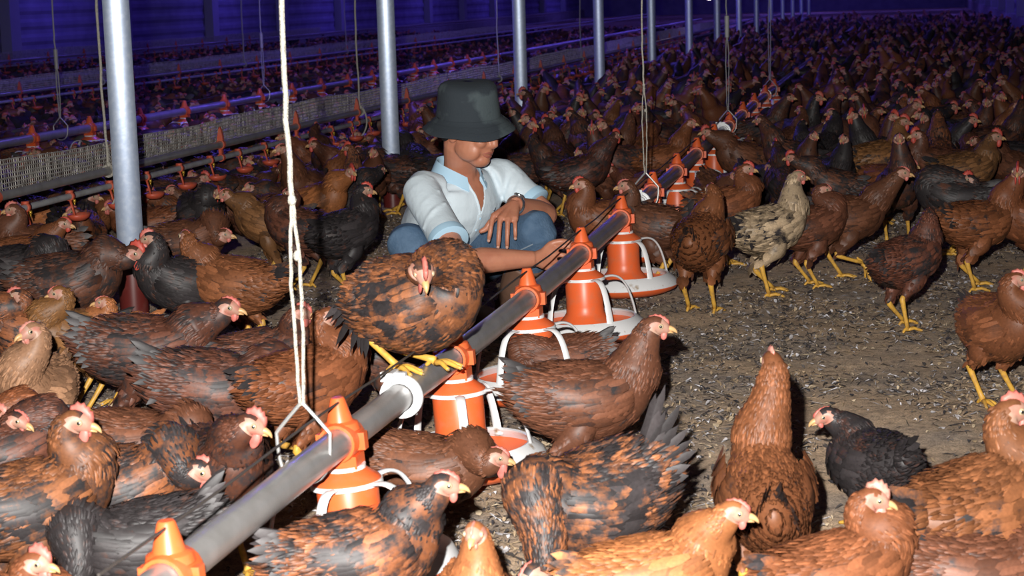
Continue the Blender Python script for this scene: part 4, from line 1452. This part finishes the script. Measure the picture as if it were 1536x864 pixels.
for q in range(3):
    g = Geo(); rr_ = .0975 + .0135 * q; zz = .0035 - .0125 * q + .0015
    tube(g, [hatc + Rh @ np.array([math.cos(b) * rr_, math.sin(b) * rr_, zz + ((rr_ - .096) / .043) * (.006 * math.sin(2 * b + .4) + .003 * math.sin(5 * b))]) for b in np.linspace(0, 2 * PI, 65)], .0011, 5)
    g.obj('stitching', M['hat'], hat)

# ================================================================== THE HENS IN FRONT (each placed by itself)
ST = ((.012, 0, 0, 0), (-.012, 0, 0, 0)); WK = ((.045, 0, 0, 0), (-.045, 0, 0, 0)); WK2 = ((-.045, 0, 0, 0), (.05, 0, 0, 0))
LIFT = ((.03, 0, .055, .9), (-.01, 0, 0, 0)); LIFT2 = ((-.01, 0, 0, 0), (.03, 0, .055, .9))
SIT = .096
PERCH = np.array([-.934, 3.44, TZ + TR])
H_ = [
    # --- along the pipe
    dict(label='rust and black hen perched on the feed pipe, head bowed to the viewer', body=(606, 468), head=(651, 408), hdg=328, hhdg=284, s=1.10, col='mixed', near=.075, tl=1.7, drop=.072, comb=.9, hp=-42, tail=-48, root=PERCH, feet=((.02, -.012, 0, 0), (-.02, .0, 0, 0)), fat=1.16, pitch=14),
    dict(label='brown hen with pink wattle crouching beside the pipe, beak over a feeder dish', body=(640, 708), head=(728, 684), hdg=-8, hhdg=-4, s=.98, col='brown', drop=SIT, comb=.25, hp=-14, wattle=.9),
    dict(label='dark-necked hen with rust back at the bottom, in front of the second feeder', nd=.75, body=(545, 838), head=(655, 737), hdg=12, hhdg=2, s=.98, col='mixed', drop=.02, comb=.35, hp=-6),
    dict(label='orange-buff hen facing the camera at the bottom edge, only head and neck showing', body=(712, 905), head=(712, 800), hdg=275, hhdg=258, s=.80, col='orange', drop=.02, comb=.2, hp=-12, cc='pale'),
    dict(label='black-and-brown laced hen with fluffy black tail, head down at bottom centre', body=(888, 755), head=(800, 862), hdg=205, hhdg=215, s=1.08, col='mixed', blk=.68, drop=.03, pitch=-4, comb=.2, hp=-40, tail=42, tl=1.35, fat=1.12),
    dict(label='bright orange-buff hen at the bottom edge with beak to the right', body=(985, 872), head=(1085, 783), hdg=10, hhdg=-6, s=.92, col='orange', drop=.03, comb=.25, hp=-12, cc='pink'),
    dict(label='rust hen seen from behind with upright neck and black rump, bottom right', body=(1148, 742), head=(1158, 545), hdg=88, hhdg=96, s=1.0, col='rust', comb=.55, hp=0, cc='pale', fat=1.0, tail=26, tl=1.15, pitch=20, feet=ST),
    dict(label='black hen squatting on the bare litter, head turned left', body=(1312, 702), head=(1258, 640), hdg=108, hhdg=185, s=.92, col='black', drop=.07, comb=.05, hp=-20, tail=5, fat=1.05),
    dict(label='large orange hen at the right edge, back toward the camera\'s right', body=(1478, 772), head=(1516, 622), hdg=30, hhdg=10, s=1.12, col='chestnut', drop=.02, comb=.7, hp=0, fat=1.08),
    dict(label='rust hen with pale pink face and tall comb at the bottom right', body=(1262, 868), head=(1318, 783), hdg=20, hhdg=-5, s=.92, col='rust', drop=.03, comb=.9, hp=-14, cc='pale'),
    dict(label='brown hen cut off in the bottom right corner, only its back showing', body=(1470, 872), head=(1590, 830), hdg=0, hhdg=0, s=.95, col='brown', drop=.05, comb=.3),
    dict(label='plump chestnut hen at the right edge facing the viewer', body=(1503, 492), head=(1524, 420), hdg=290, hhdg=-8, s=1.02, col='rust', comb=.4, hp=-10, feet=ST, drop=.02, fat=1.05),
    dict(label='tall brown hen in profile right of the feeders, beak to the right', body=(880, 602), head=(982, 490), hdg=8, hhdg=-2, s=1.06, col='brown', comb=.25, hp=-8, drop=.01, feet=WK, cc='pink', pitch=4, tail=8),
    dict(label='brown hen sitting behind the tall profile hen, looking left', body=(838, 548), head=(832, 532), hdg=185, hhdg=195, s=.95, col='brown', drop=SIT, comb=.4, hp=-10),
    # --- right, on the edge of the bare litter
    dict(label='dark brown hen striding away on bare litter, small black tail to the left', body=(1362, 392), head=(1392, 335), hdg=38, hhdg=75, s=1.0, col='dark', comb=.1, hp=-20, feet=((.05, .01, 0, 0), (-.05, 0, 0, 0)), tail=-5),
    dict(label='tall brown hen stepping right with one foot raised, right of the silver hen', body=(1275, 328), head=(1352, 260), hdg=14, hhdg=-8, s=1.06, col='brown', comb=.25, hp=-8, feet=LIFT2, pitch=6),
    dict(label='silver-and-buff speckled hen with pale neck, the only light one', body=(1158, 345), head=(1196, 266), hdg=30, hhdg=15, s=1.08, col='silver', comb=.2, hp=-4, feet=WK, pitch=12, tail=-10),
    dict(label='chestnut hen standing with its back to the camera right of the feeder dish', body=(1052, 362), head=(1068, 285), hdg=70, hhdg=110, s=1.12, col='rust', comb=.1, hp=-10, feet=ST, tail=0, fat=1.06),
    dict(label='brown hen with red comb behind the back-turned chestnut hen', body=(1092, 312), head=(1120, 260), hdg=15, hhdg=-5, s=1.05, col='rust', comb=.7, cc='red', hp=-8),
    dict(label='black-tailed brown hen standing behind the fifth and sixth feeders', body=(975, 340), head=(940, 300), hdg=160, hhdg=170, s=1.05, col='brown', comb=.3, tail=35),
    dict(label='orange-brown red-combed hen walking right near the right edge', body=(1468, 338), head=(1514, 278), hdg=24, hhdg=-6, s=1.06, col='rust', comb=1.0, cc='red', hp=-4, feet=WK, pitch=4),
    dict(label='black hen with red face looking left, behind the striding dark hen', body=(1425, 298), head=(1454, 270), hdg=168, hhdg=182, s=1.05, col='black', comb=1.0, cc='red', hp=0),
    dict(label='dark red-brown hen with white beak, behind the silver hen\'s neck', body=(1222, 342), head=(1236, 286), hdg=25, hhdg=-5, s=1.0, col='brown', comb=.1, hp=-18, feet=ST),
    dict(label='red-combed hen at the right edge behind the orange-brown walking hen', body=(1540, 330), head=(1527, 258), hdg=200, hhdg=250, s=1.08, col='rust', comb=1.0, cc='red'),
    dict(label='grey-brown hen showing its breast behind the stepping brown hen', body=(1348, 282), head=(1349, 208), hdg=268, hhdg=262, s=1.1, col='dark', comb=.1, hp=-5),
    dict(label='golden-necked hen with tall red comb and bluish cheek, in the crowd at right', body=(1322, 240), head=(1354, 183), hdg=20, hhdg=-4, s=1.15, col='gold', comb=.9, cc='red'),
    dict(label='orange-necked hen with big red comb at the right, looking right', body=(1450, 258), head=(1488, 214), hdg=12, hhdg=-8, s=1.12, col='gold', comb=1.0, cc='red'),
    dict(label='red-combed hen looking left beside the breast-on hen', body=(1405, 250), head=(1376, 217), hdg=170, hhdg=185, s=1.08, col='brown', comb=1.0, cc='red'),
    dict(label='rust hen in profile looking left, right of the man\'s knee', body=(905, 335), head=(872, 276), hdg=200, hhdg=185, s=1.06, col='rust', comb=.5, cc='red', hp=-12),
    # --- bottom left
    dict(label='black-and-rust speckled hen at the lower left with pink comb and white face', body=(55, 762), head=(118, 660), hdg=28, hhdg=-6, s=1.06, col='mixed', comb=.75, hp=-14, cc='pink', drop=.01),
    dict(label='hen\'s pink-combed head rising from the bottom left corner', body=(45, 935), head=(52, 845), hdg=310, hhdg=-10, s=.86, col='rust', comb=.9, hp=-10, drop=.03),
    dict(label='black hen with rust flank and flushed pink face, lower left, beak right', nd=.6, body=(190, 735), head=(280, 695), hdg=8, hhdg=-10, s=1.04, col='mixed', comb=.6, hp=-24, drop=.03),
    dict(label='brown hen behind the flushed-faced hen, pale face and upright comb', body=(215, 672), head=(308, 662), hdg=4, hhdg=-10, s=1.0, col='brown', comb=.85, hp=-22, drop=.05),
    dict(label='dark red hen with serrated pink comb and pink wattle, right of the pale-faced pair', body=(330, 705), head=(372, 640), hdg=300, hhdg=-6, s=1.0, col='dark', comb=.9, hp=-22, feet=ST, wattle=.8),
    dict(label='charcoal-winged hen bent forward at the bottom left, its head hidden', body=(205, 822), head=(95, 872), hdg=196, hhdg=200, s=1.0, col='black', comb=.2, hp=-30, drop=.05, tail=20),
    dict(label='pale-combed rust hen at the left edge above the speckled hen', body=(-15, 662), head=(14, 622), hdg=15, hhdg=-8, s=.92, col='rust', comb=.8, cc='pale', hp=-20, drop=.03),
    dict(label='dark-headed hen peeking behind the pale-combed hen at the left edge', body=(20, 682), head=(46, 632), hdg=20, hhdg=-20, s=.92, col='dark', comb=.15, hp=-22),
    dict(label='pale buff hen facing the viewer at the left edge, neck upright', body=(55, 588), head=(48, 497), hdg=262, hhdg=222, s=1.02, col='buff', comb=.2, hp=-12, drop=.02, cc='pale'),
    dict(label='gold-laced brown hen looking left, third row at the left', body=(112, 508), head=(88, 440), hdg=215, hhdg=190, s=.95, col='gold', comb=.1, hp=-14),
    dict(label='small orange-necked hen looking left, beside the maroon sleeve', body=(178, 508), head=(156, 455), hdg=230, hhdg=180, s=.86, col='orange', comb=.05, hp=-4),
    dict(label='long dark brown hen stretching right across the left middle, pale face', body=(225, 530), head=(340, 462), hdg=8, hhdg=-8, s=1.16, col='dark', comb=.35, hp=-10, drop=.02, pitch=2),
    dict(label='tan-necked hen seen from behind, in front of the long dark hen', body=(288, 575), head=(240, 500), hdg=150, hhdg=120, s=.88, col='orange', comb=.05, hp=0, drop=.04, cc='pale'),
    dict(label='large black-brown hen by the white rope with an orange face', body=(330, 588), head=(462, 550), hdg=10, hhdg=-8, s=1.16, col='dark', comb=.05, hp=-10, drop=.04, cc='pale', pitch=-2),
    dict(label='red-combed hen half hidden by the doubled white rope', body=(400, 540), head=(448, 492), hdg=15, hhdg=-15, s=1.0, col='dark', comb=.6, drop=.02, hp=-10),
    dict(label='tall rust hen with a raised yellow foot, between the rope and the perched hen', body=(466, 578), head=(498, 487), hdg=38, hhdg=4, s=1.08, col='rust', comb=.05, hp=-8, feet=LIFT, pitch=10, tail=-10, cc='pale'),
    dict(label='dark hen standing in the shade behind the perched hen', body=(565, 530), head=(500, 520), hdg=190, hhdg=200, s=.98, col='dark', comb=.1, feet=ST, hp=-20),
    # --- left middle
    dict(label='rust hen with long raised neck, its back to the viewer, right of the maroon sleeve', body=(345, 428), head=(286, 366), hdg=160, hhdg=130, s=1.12, col='rust', comb=.1, hp=10, drop=.02),
    dict(label='black hen with pink comb looking left, right of the nearest post', body=(272, 426), head=(226, 366), hdg=200, hhdg=180, s=1.06, col='black', comb=.7, hp=-10, feet=WK),
    dict(label='red-combed dark brown hen with its head in front of the maroon sleeve', body=(110, 425), head=(190, 382), hdg=-2, hhdg=-8, s=1.2, col='dark', comb=1.0, cc='red', hp=-18, drop=.01),
    dict(label='glossy black hen bent down at the left edge, tail raised', body=(35, 412), head=(110, 470), hdg=-20, hhdg=-20, s=1.15, col='black', comb=.1, hp=-30, tail=40, drop=.0),
    dict(label='pale-faced red-wattled hen at the left edge, looking left', body=(45, 505), head=(14, 457), hdg=195, hhdg=182, s=1.0, col='mixed', comb=.5, hp=-12),
    dict(label='brown hen looking left under the leftmost red cups', body=(55, 372), head=(18, 335), hdg=190, hhdg=185, s=1.05, col='brown', comb=.6, hp=-8),
    dict(label='brown hen looking right under the red cups, left of the post', body=(40, 388), head=(88, 344), hdg=5, hhdg=-6, s=1.0, col='rust', comb=.35, cc='red', hp=-12),
    dict(label='red-brown hen looking right, right of the post behind the pink-combed black hen', body=(285, 365), head=(324, 341), hdg=5, hhdg=-5, s=1.06, col='brown', comb=.2, hp=-8),
    dict(label='golden-brown hen standing sideways with yellow legs, left of the white rope, looking left', body=(402, 335), head=(352, 300), hdg=172, hhdg=182, s=1.06, col='gold', comb=.2, hp=-8, feet=WK),
    dict(label='black hen with small red comb, left of the man\'s back', body=(522, 350), head=(547, 307), hdg=48, hhdg=20, s=1.08, col='black', comb=.6, cc='red', hp=-12, feet=WK),
    dict(label='grey-brown hen standing behind the white rope with yellow legs', body=(446, 345), head=(424, 308), hdg=150, hhdg=165, s=1.05, col='dark', comb=.1, feet=ST),
    dict(label='black-backed hen looking at the viewer below the red cups, right of the post', body=(300, 318), head=(322, 292), hdg=300, hhdg=285, s=1.05, col='black', comb=.7, cc='red'),
]
for q in H_:
    hen_at(**q)

# ================================================================== THE CROWD
PROTO = []
for k in range(12):
    r = np.random.default_rng(100 + k)
    nk = [(.145, .385), (.150, .375), (.165, .350), (.140, .395), (.190, .330), (.150, .38), (.155, .365), (.13, .38), (.175, .345), (.150, .39), (.16, .37), (.20, .30)][k]
    yw = math.radians([0, 35, -30, 60, 10, -65, 0, 90, -20, -45, 20, 0][k])
    pose = dict(drop=[0, 0, .02, 0, .03, 0, .05, .0, .02, 0, .06, .03][k] - .02, pitch=r.uniform(6, 24), comb=[.2, .9, .3, 1.0, .1, .5, .8, .3, 1.0, .2, .6, .4][k], tail=r.uniform(-15, 15))
    pose['head'] = np.array([nk[0], .02 * math.sin(yw), nk[1] - pose['drop']])
    pose['hdir'] = np.array([math.cos(yw), math.sin(yw), -.12])
    pose['feet'] = (ST, WK, WK2)[k % 3]
    pose['wattle'] = pose['comb'] * .7
    PROTO.append((pose, r))
for k in range(6):                       # low ones: sitting, drinking, resting
    r = np.random.default_rng(300 + k)
    yw = math.radians([0, 40, -40, 15, -75, 70][k])
    pose = dict(drop=[.05, .085, .09, .06, .09, .07][k], pitch=r.uniform(-6, 4), comb=[.2, .7, .3, .9, .4, .6][k], tail=r.uniform(-15, 10))
    pose['head'] = np.array([[.195, .15, .16, .185, .14, .15][k], .02 * math.sin(yw), [.235, .225, .22, .24, .23, .235][k]])
    pose['hdir'] = np.array([math.cos(yw), math.sin(yw), -.12]); pose['feet'] = (ST, WK, WK2)[k % 3]; pose['wattle'] = pose['comb'] * .7
    PROTO.append((pose, r))
PARTED = [hen_with_parts(make_hen(p, r, 1), 'hen', (0, 0, -50)) for p, r in PROTO]
SINGLE_ME = [hen_single_geo(make_hen(p, r, 1)).mesh('hen', [M[x] for x in SINGLE]) for p, r in PROTO]
FAR_GEO = [hen_single_geo(make_hen(p, r, 2)) for p, r in PROTO]
FAR_GEO3 = [hen_single_geo(make_hen(p, r, 3)) for p, r in PROTO]

CN = list(COLORS)
CW = np.array([.12, .24, .34, .22, .0, .02, .03, .0, .06, .0]); CW /= CW.sum()
occupied = [(x, y, .155) for x, y, _ in HENS]
occupied += [(-2.45, 5.544 + 3.095 * k, .13) for k in range(14)]
occupied += [(MAN[0] + dx, MAN[1] + dy, .26) for dx, dy in ((0, 0), (.12, -.02), (.2, -.2), (-.1, -.2), (0, .15), (-.15, .1))]
occupied += [(TX, y, .22) for y in PAN_Y] + [(-4.95, 9.15 + .775 * k, .2) for k in range(18)]
CELL = .30
gridd = {}


def put(x, y, r):
    gridd.setdefault((int(math.floor(x / CELL)), int(math.floor(y / CELL))), []).append((x, y, r))


for a in occupied:
    put(*a)


def free(x, y, r):
    cx, cy = int(math.floor(x / CELL)), int(math.floor(y / CELL))
    for i in range(cx - 2, cx + 3):
        for j in range(cy - 2, cy + 3):
            for (a, b, q) in gridd.get((i, j), ()):
                if (a - x) ** 2 + (b - y) ** 2 < (r + q) ** 2:
                    return False
    return True


def bare(u, v):
    """litter the photograph shows free of hens (pixels of the ground)"""
    if v > 400:
        return True
    if u > 985 and v > 345 - .10 * abs(u - 1250) * (u > 1250):
        return True
    if 360 < u < 580 and v > 375:
        return True
    if u <= 985 and u > 560 and v > 330:
        return True
    return False


cand = []
rg = np.random.default_rng(21)
for y0 in np.arange(5.0, 41.0, .5):
    n = int(520 * (1 if y0 < 30 else .6))
    w = .38 * y0 + .6
    c = -.2096 / .965 * y0
    for _ in range(n):
        cand.append((rg.uniform(max(XL + .4, c - w), min(XR - .4, c + w)), y0 + rg.uniform(0, .5)))
crowd = []
for x, y in cand:
    u, v, d = proj((x, y, 0))
    if u < -260 or u > 1980 or bare(u, v) and y < 9:
        continue
    uu, vv, d2 = proj((x, y, .4))
    if vv < -30 and v < -5:
        continue
    r = .104 if y < 14 else .120 if y < 22 else .155 if y < 30 else .20
    if abs(x - TX) < (.12 if y < 13.5 else .09) or (y > 20 and x > 1.5) or abs(x + 4.95) < .16 or abs(x + 3.08) < .05 or (x < -3.3 and rg.random() < .25):
        continue
    if free(x, y, r):
        put(x, y, r)
        crowd.append((d2 + (0 if -70 < uu < 1606 else 1000), x, y, u, v, uu, vv))
crowd.sort()
N_PART = 95
N_IND = 300 - len(H_)


def pixel_words(u, v):
    pass


FW = ('facing right', 'facing away', 'facing left', 'facing the viewer')
KW = {'rust': 'rust', 'chestnut': 'chestnut', 'brown': 'brown', 'dark': 'dark brown', 'black': 'black', 'buff': 'buff', 'orange': 'orange', 'mixed': 'black-and-rust', 'gold': 'golden', 'silver': 'silver'}
MARKS = [('the nearest post', -2.45, 5.54), ('the second post', -2.45, 8.64), ('the third post', -2.45, 11.73), ('the fourth post', -2.45, 14.83), ('the crouching man', -1.36, 5.5), ('the sixth feeder', TX, 6.15), ('the seventh feeder', TX, 6.92),
         ('the eighth feeder', TX, 7.75), ('the ninth feeder', TX, 8.55), ('the tenth feeder', TX, 9.35), ('the silver hen', *[h[:2] for h in HENS][16]), ('the stepping brown hen', *[h[:2] for h in HENS][15]),
         ('the orange-necked hen', *[h[:2] for h in HENS][26]), ('the golden-necked hen', *[h[:2] for h in HENS][25]), ('the golden-brown yellow-legged hen', *[h[:2] for h in HENS][54])]
tints, fxs = [], []
entries = []
flock = Geo(); FT = []
for k, (d, x, y, u, v, uu, vv) in enumerate(crowd):
    low = x < -3.3 or (x < -2.62 and rg.random() < .9) or abs(x - TX) < .35 and y < 12.5 and rg.random() < .6
    pi_ = int(rg.integers(12, 18)) if low else int(rg.integers(12))
    hdg = rg.uniform(0, 360)
    if x < -2.6 and x > -4.0 and rg.random() < .5:
        hdg = rg.normal(190 if x > -3.08 else 10, 45)
    s = rg.uniform(.84, 1.0)
    ck = CN[int(rg.choice(len(CN), p=CW))]
    base, dark = COLORS[ck]
    j = rg.normal(1, .1) * rg.normal(1, .03, 3)
    color = (base[0] * j[0], base[1] * j[1], base[2] * j[2], max(0, dark + rg.normal(0, .05)))
    if k < N_IND:
        comb = PROTO[pi_][0]['comb']
        if k < N_PART:
            o = PARTED[pi_].copy(); COL.objects.link(o)
            cc = COMBC['red' if comb > .7 else 'pink']
            for ch in PARTED[pi_].children:
                c = ch.copy(); COL.objects.link(c); c.parent = o
                c.color = cc if ch.name.split('.')[0] in ('comb', 'wattle') else color
        else:
            o = bpy.data.objects.new('hen', SINGLE_ME[pi_]); COL.objects.link(o)
            o.color = color
        o.location = (x, y, 0); o.rotation_euler = (0, 0, math.radians(hdg)); o.scale = (s, s, s)
        vd = (hdg - VIEW0) % 360
        face = FW[int(((vd + 45) % 360) // 90)]
        cw = 'red-combed ' if comb > .7 else ''
        best = min(MARKS, key=lambda m: (m[1] - x) ** 2 + (m[2] - y) ** 2)
        mu, mv, md = proj((best[1], best[2], 0))
        side_ = ('left of ' if u < mu else 'right of ') if abs(u - mu) > 1.1 * abs((md - d) * 120) else ('in front of ' if d < md else 'behind ')
        entries.append([o, cw, KW[ck], face, best[0], side_, math.hypot(best[1] - x, best[2] - y)])
    else:
        t = FAR_GEO[pi_] if k < N_IND + 160 else FAR_GEO3[pi_]
        R = rotz(math.radians(hdg)) * s
        flock.merge(t, None, (R, np.array([x, y, 0])))
        FT.append(np.tile(color, (t.n, 1)))
for o in PARTED:
    for ch in list(o.children):
        bpy.data.objects.remove(ch)
    bpy.data.objects.remove(o)
byk = {}
for e in entries:
    byk.setdefault((e[1], e[2], e[3], e[4], e[5]), []).append(e)
RANK = ['', 'second-closest ', 'third-closest ', 'fourth-closest ', 'fifth-closest ', 'sixth-closest ', 'seventh-closest ', 'eighth-closest ', 'ninth-closest ', 'tenth-closest ', 'eleventh-closest ', 'twelfth-closest ']
for key, es in byk.items():
    es.sort(key=lambda e: e[6])
    for q, e in enumerate(es):
        pre = '' if len(es) == 1 else ('closest ' if q == 0 else RANK[q])
        tag(e[0], '%s%s%s hen %s, %s%s' % (pre, e[1], e[2], e[3], e[5], e[4]), 'hen', 'hens in the crowd')
fo = flock.obj('flock', [M['flock'] if x == 'feather' else M[x] for x in SINGLE], fx=True)
at = fo.data.attributes.new('tint', 'FLOAT_COLOR', 'POINT')
at.data.foreach_set('color', np.concatenate(FT).astype(np.float32).ravel())
tag(fo, 'countless hens crowding the dim back of the house in blue light', 'hens', None, 'stuff')

# ================================================================== LITTER: feathers, straw and crumbs on the bare floor
M['litter'] = bpy.data.materials.new('litter_bits'); M['litter'].use_nodes = True
_nt = M['litter'].node_tree; _a = _nt.nodes.new('ShaderNodeAttribute'); _a.attribute_name = 'fx'
_nt.links.new(_a.outputs['Color'], _nt.nodes['Principled BSDF'].inputs['Base Color']); _nt.nodes['Principled BSDF'].inputs['Roughness'].default_value = .8
g = Geo()
n = 90000
xs_, ys_ = rg.uniform(-2.6, 1.1, n), 2.4 + 6.0 * rg.random(n) ** 1.25
kind = rg.random(n)
keep = np.array([-60 < proj((a, b, 0))[0] < 1600 for a, b in zip(xs_, ys_)])
xs_, ys_, kind = xs_[keep], ys_[keep], kind[keep]; n = len(xs_)
clump = np.sin(5.1 * xs_ + 2 * np.sin(3.3 * ys_)) * np.sin(4.2 * ys_ + 1.5 * np.sin(4.7 * xs_)) + rg.normal(0, .45, n) > -.25
xs_, ys_, kind = xs_[clump], ys_[clump], kind[clump]; n = len(xs_)
L_ = np.where(kind < .62, rg.uniform(.006, .030, n), np.where(kind < .85, rg.uniform(.016, .06, n), rg.uniform(.008, .02, n)))
W_ = np.where(kind < .62, L_ * rg.uniform(.12, .40, n), np.where(kind < .85, .0022, L_ * .8))
a = rg.uniform(0, 2 * PI, n); ca, sa = np.cos(a), np.sin(a)
pal = np.array([(.07, .06, .055), (.14, .12, .105), (.30, .26, .24), (.48, .45, .45), (.62, .60, .62), (.36, .26, .16), (.5, .39, .26), (.04, .036, .04)])
pc = pal[rg.choice(8, n, p=[.22, .10, .07, .09, .07, .17, .12, .16])]
V = np.zeros((n, 6, 3))
hz = rg.uniform(.001, .011, n)
for q, (l, w, z) in enumerate(((-.5, 0, .0), (-.15, .5, .35), (-.15, -.5, .45), (.25, .42, .9), (.25, -.42, .7), (.5, 0, .25))):
    V[:, q] = np.stack([xs_ + L_ * l * ca - W_ * w * sa, ys_ + L_ * l * sa + W_ * w * ca, hz * z + .0025 + rg.normal(0, .0006, n)], -1)
tri = np.array([[0, 2, 1], [1, 2, 4], [1, 4, 3], [3, 4, 5]])
A = np.repeat(np.concatenate([pc, np.ones((n, 1))], 1)[:, None], 6, 1)
g.add(V.reshape(-1, 3), [((np.arange(n) * 6)[:, None, None] + tri[None]).reshape(-1, 3)], 0, A.reshape(-1, 4))
o = g.obj('litter_debris', M['litter'], smooth=False, fx=True)
tag(o, 'shed feathers, straw and crumbs strewn over the bare brown litter', 'litter', None, 'stuff')
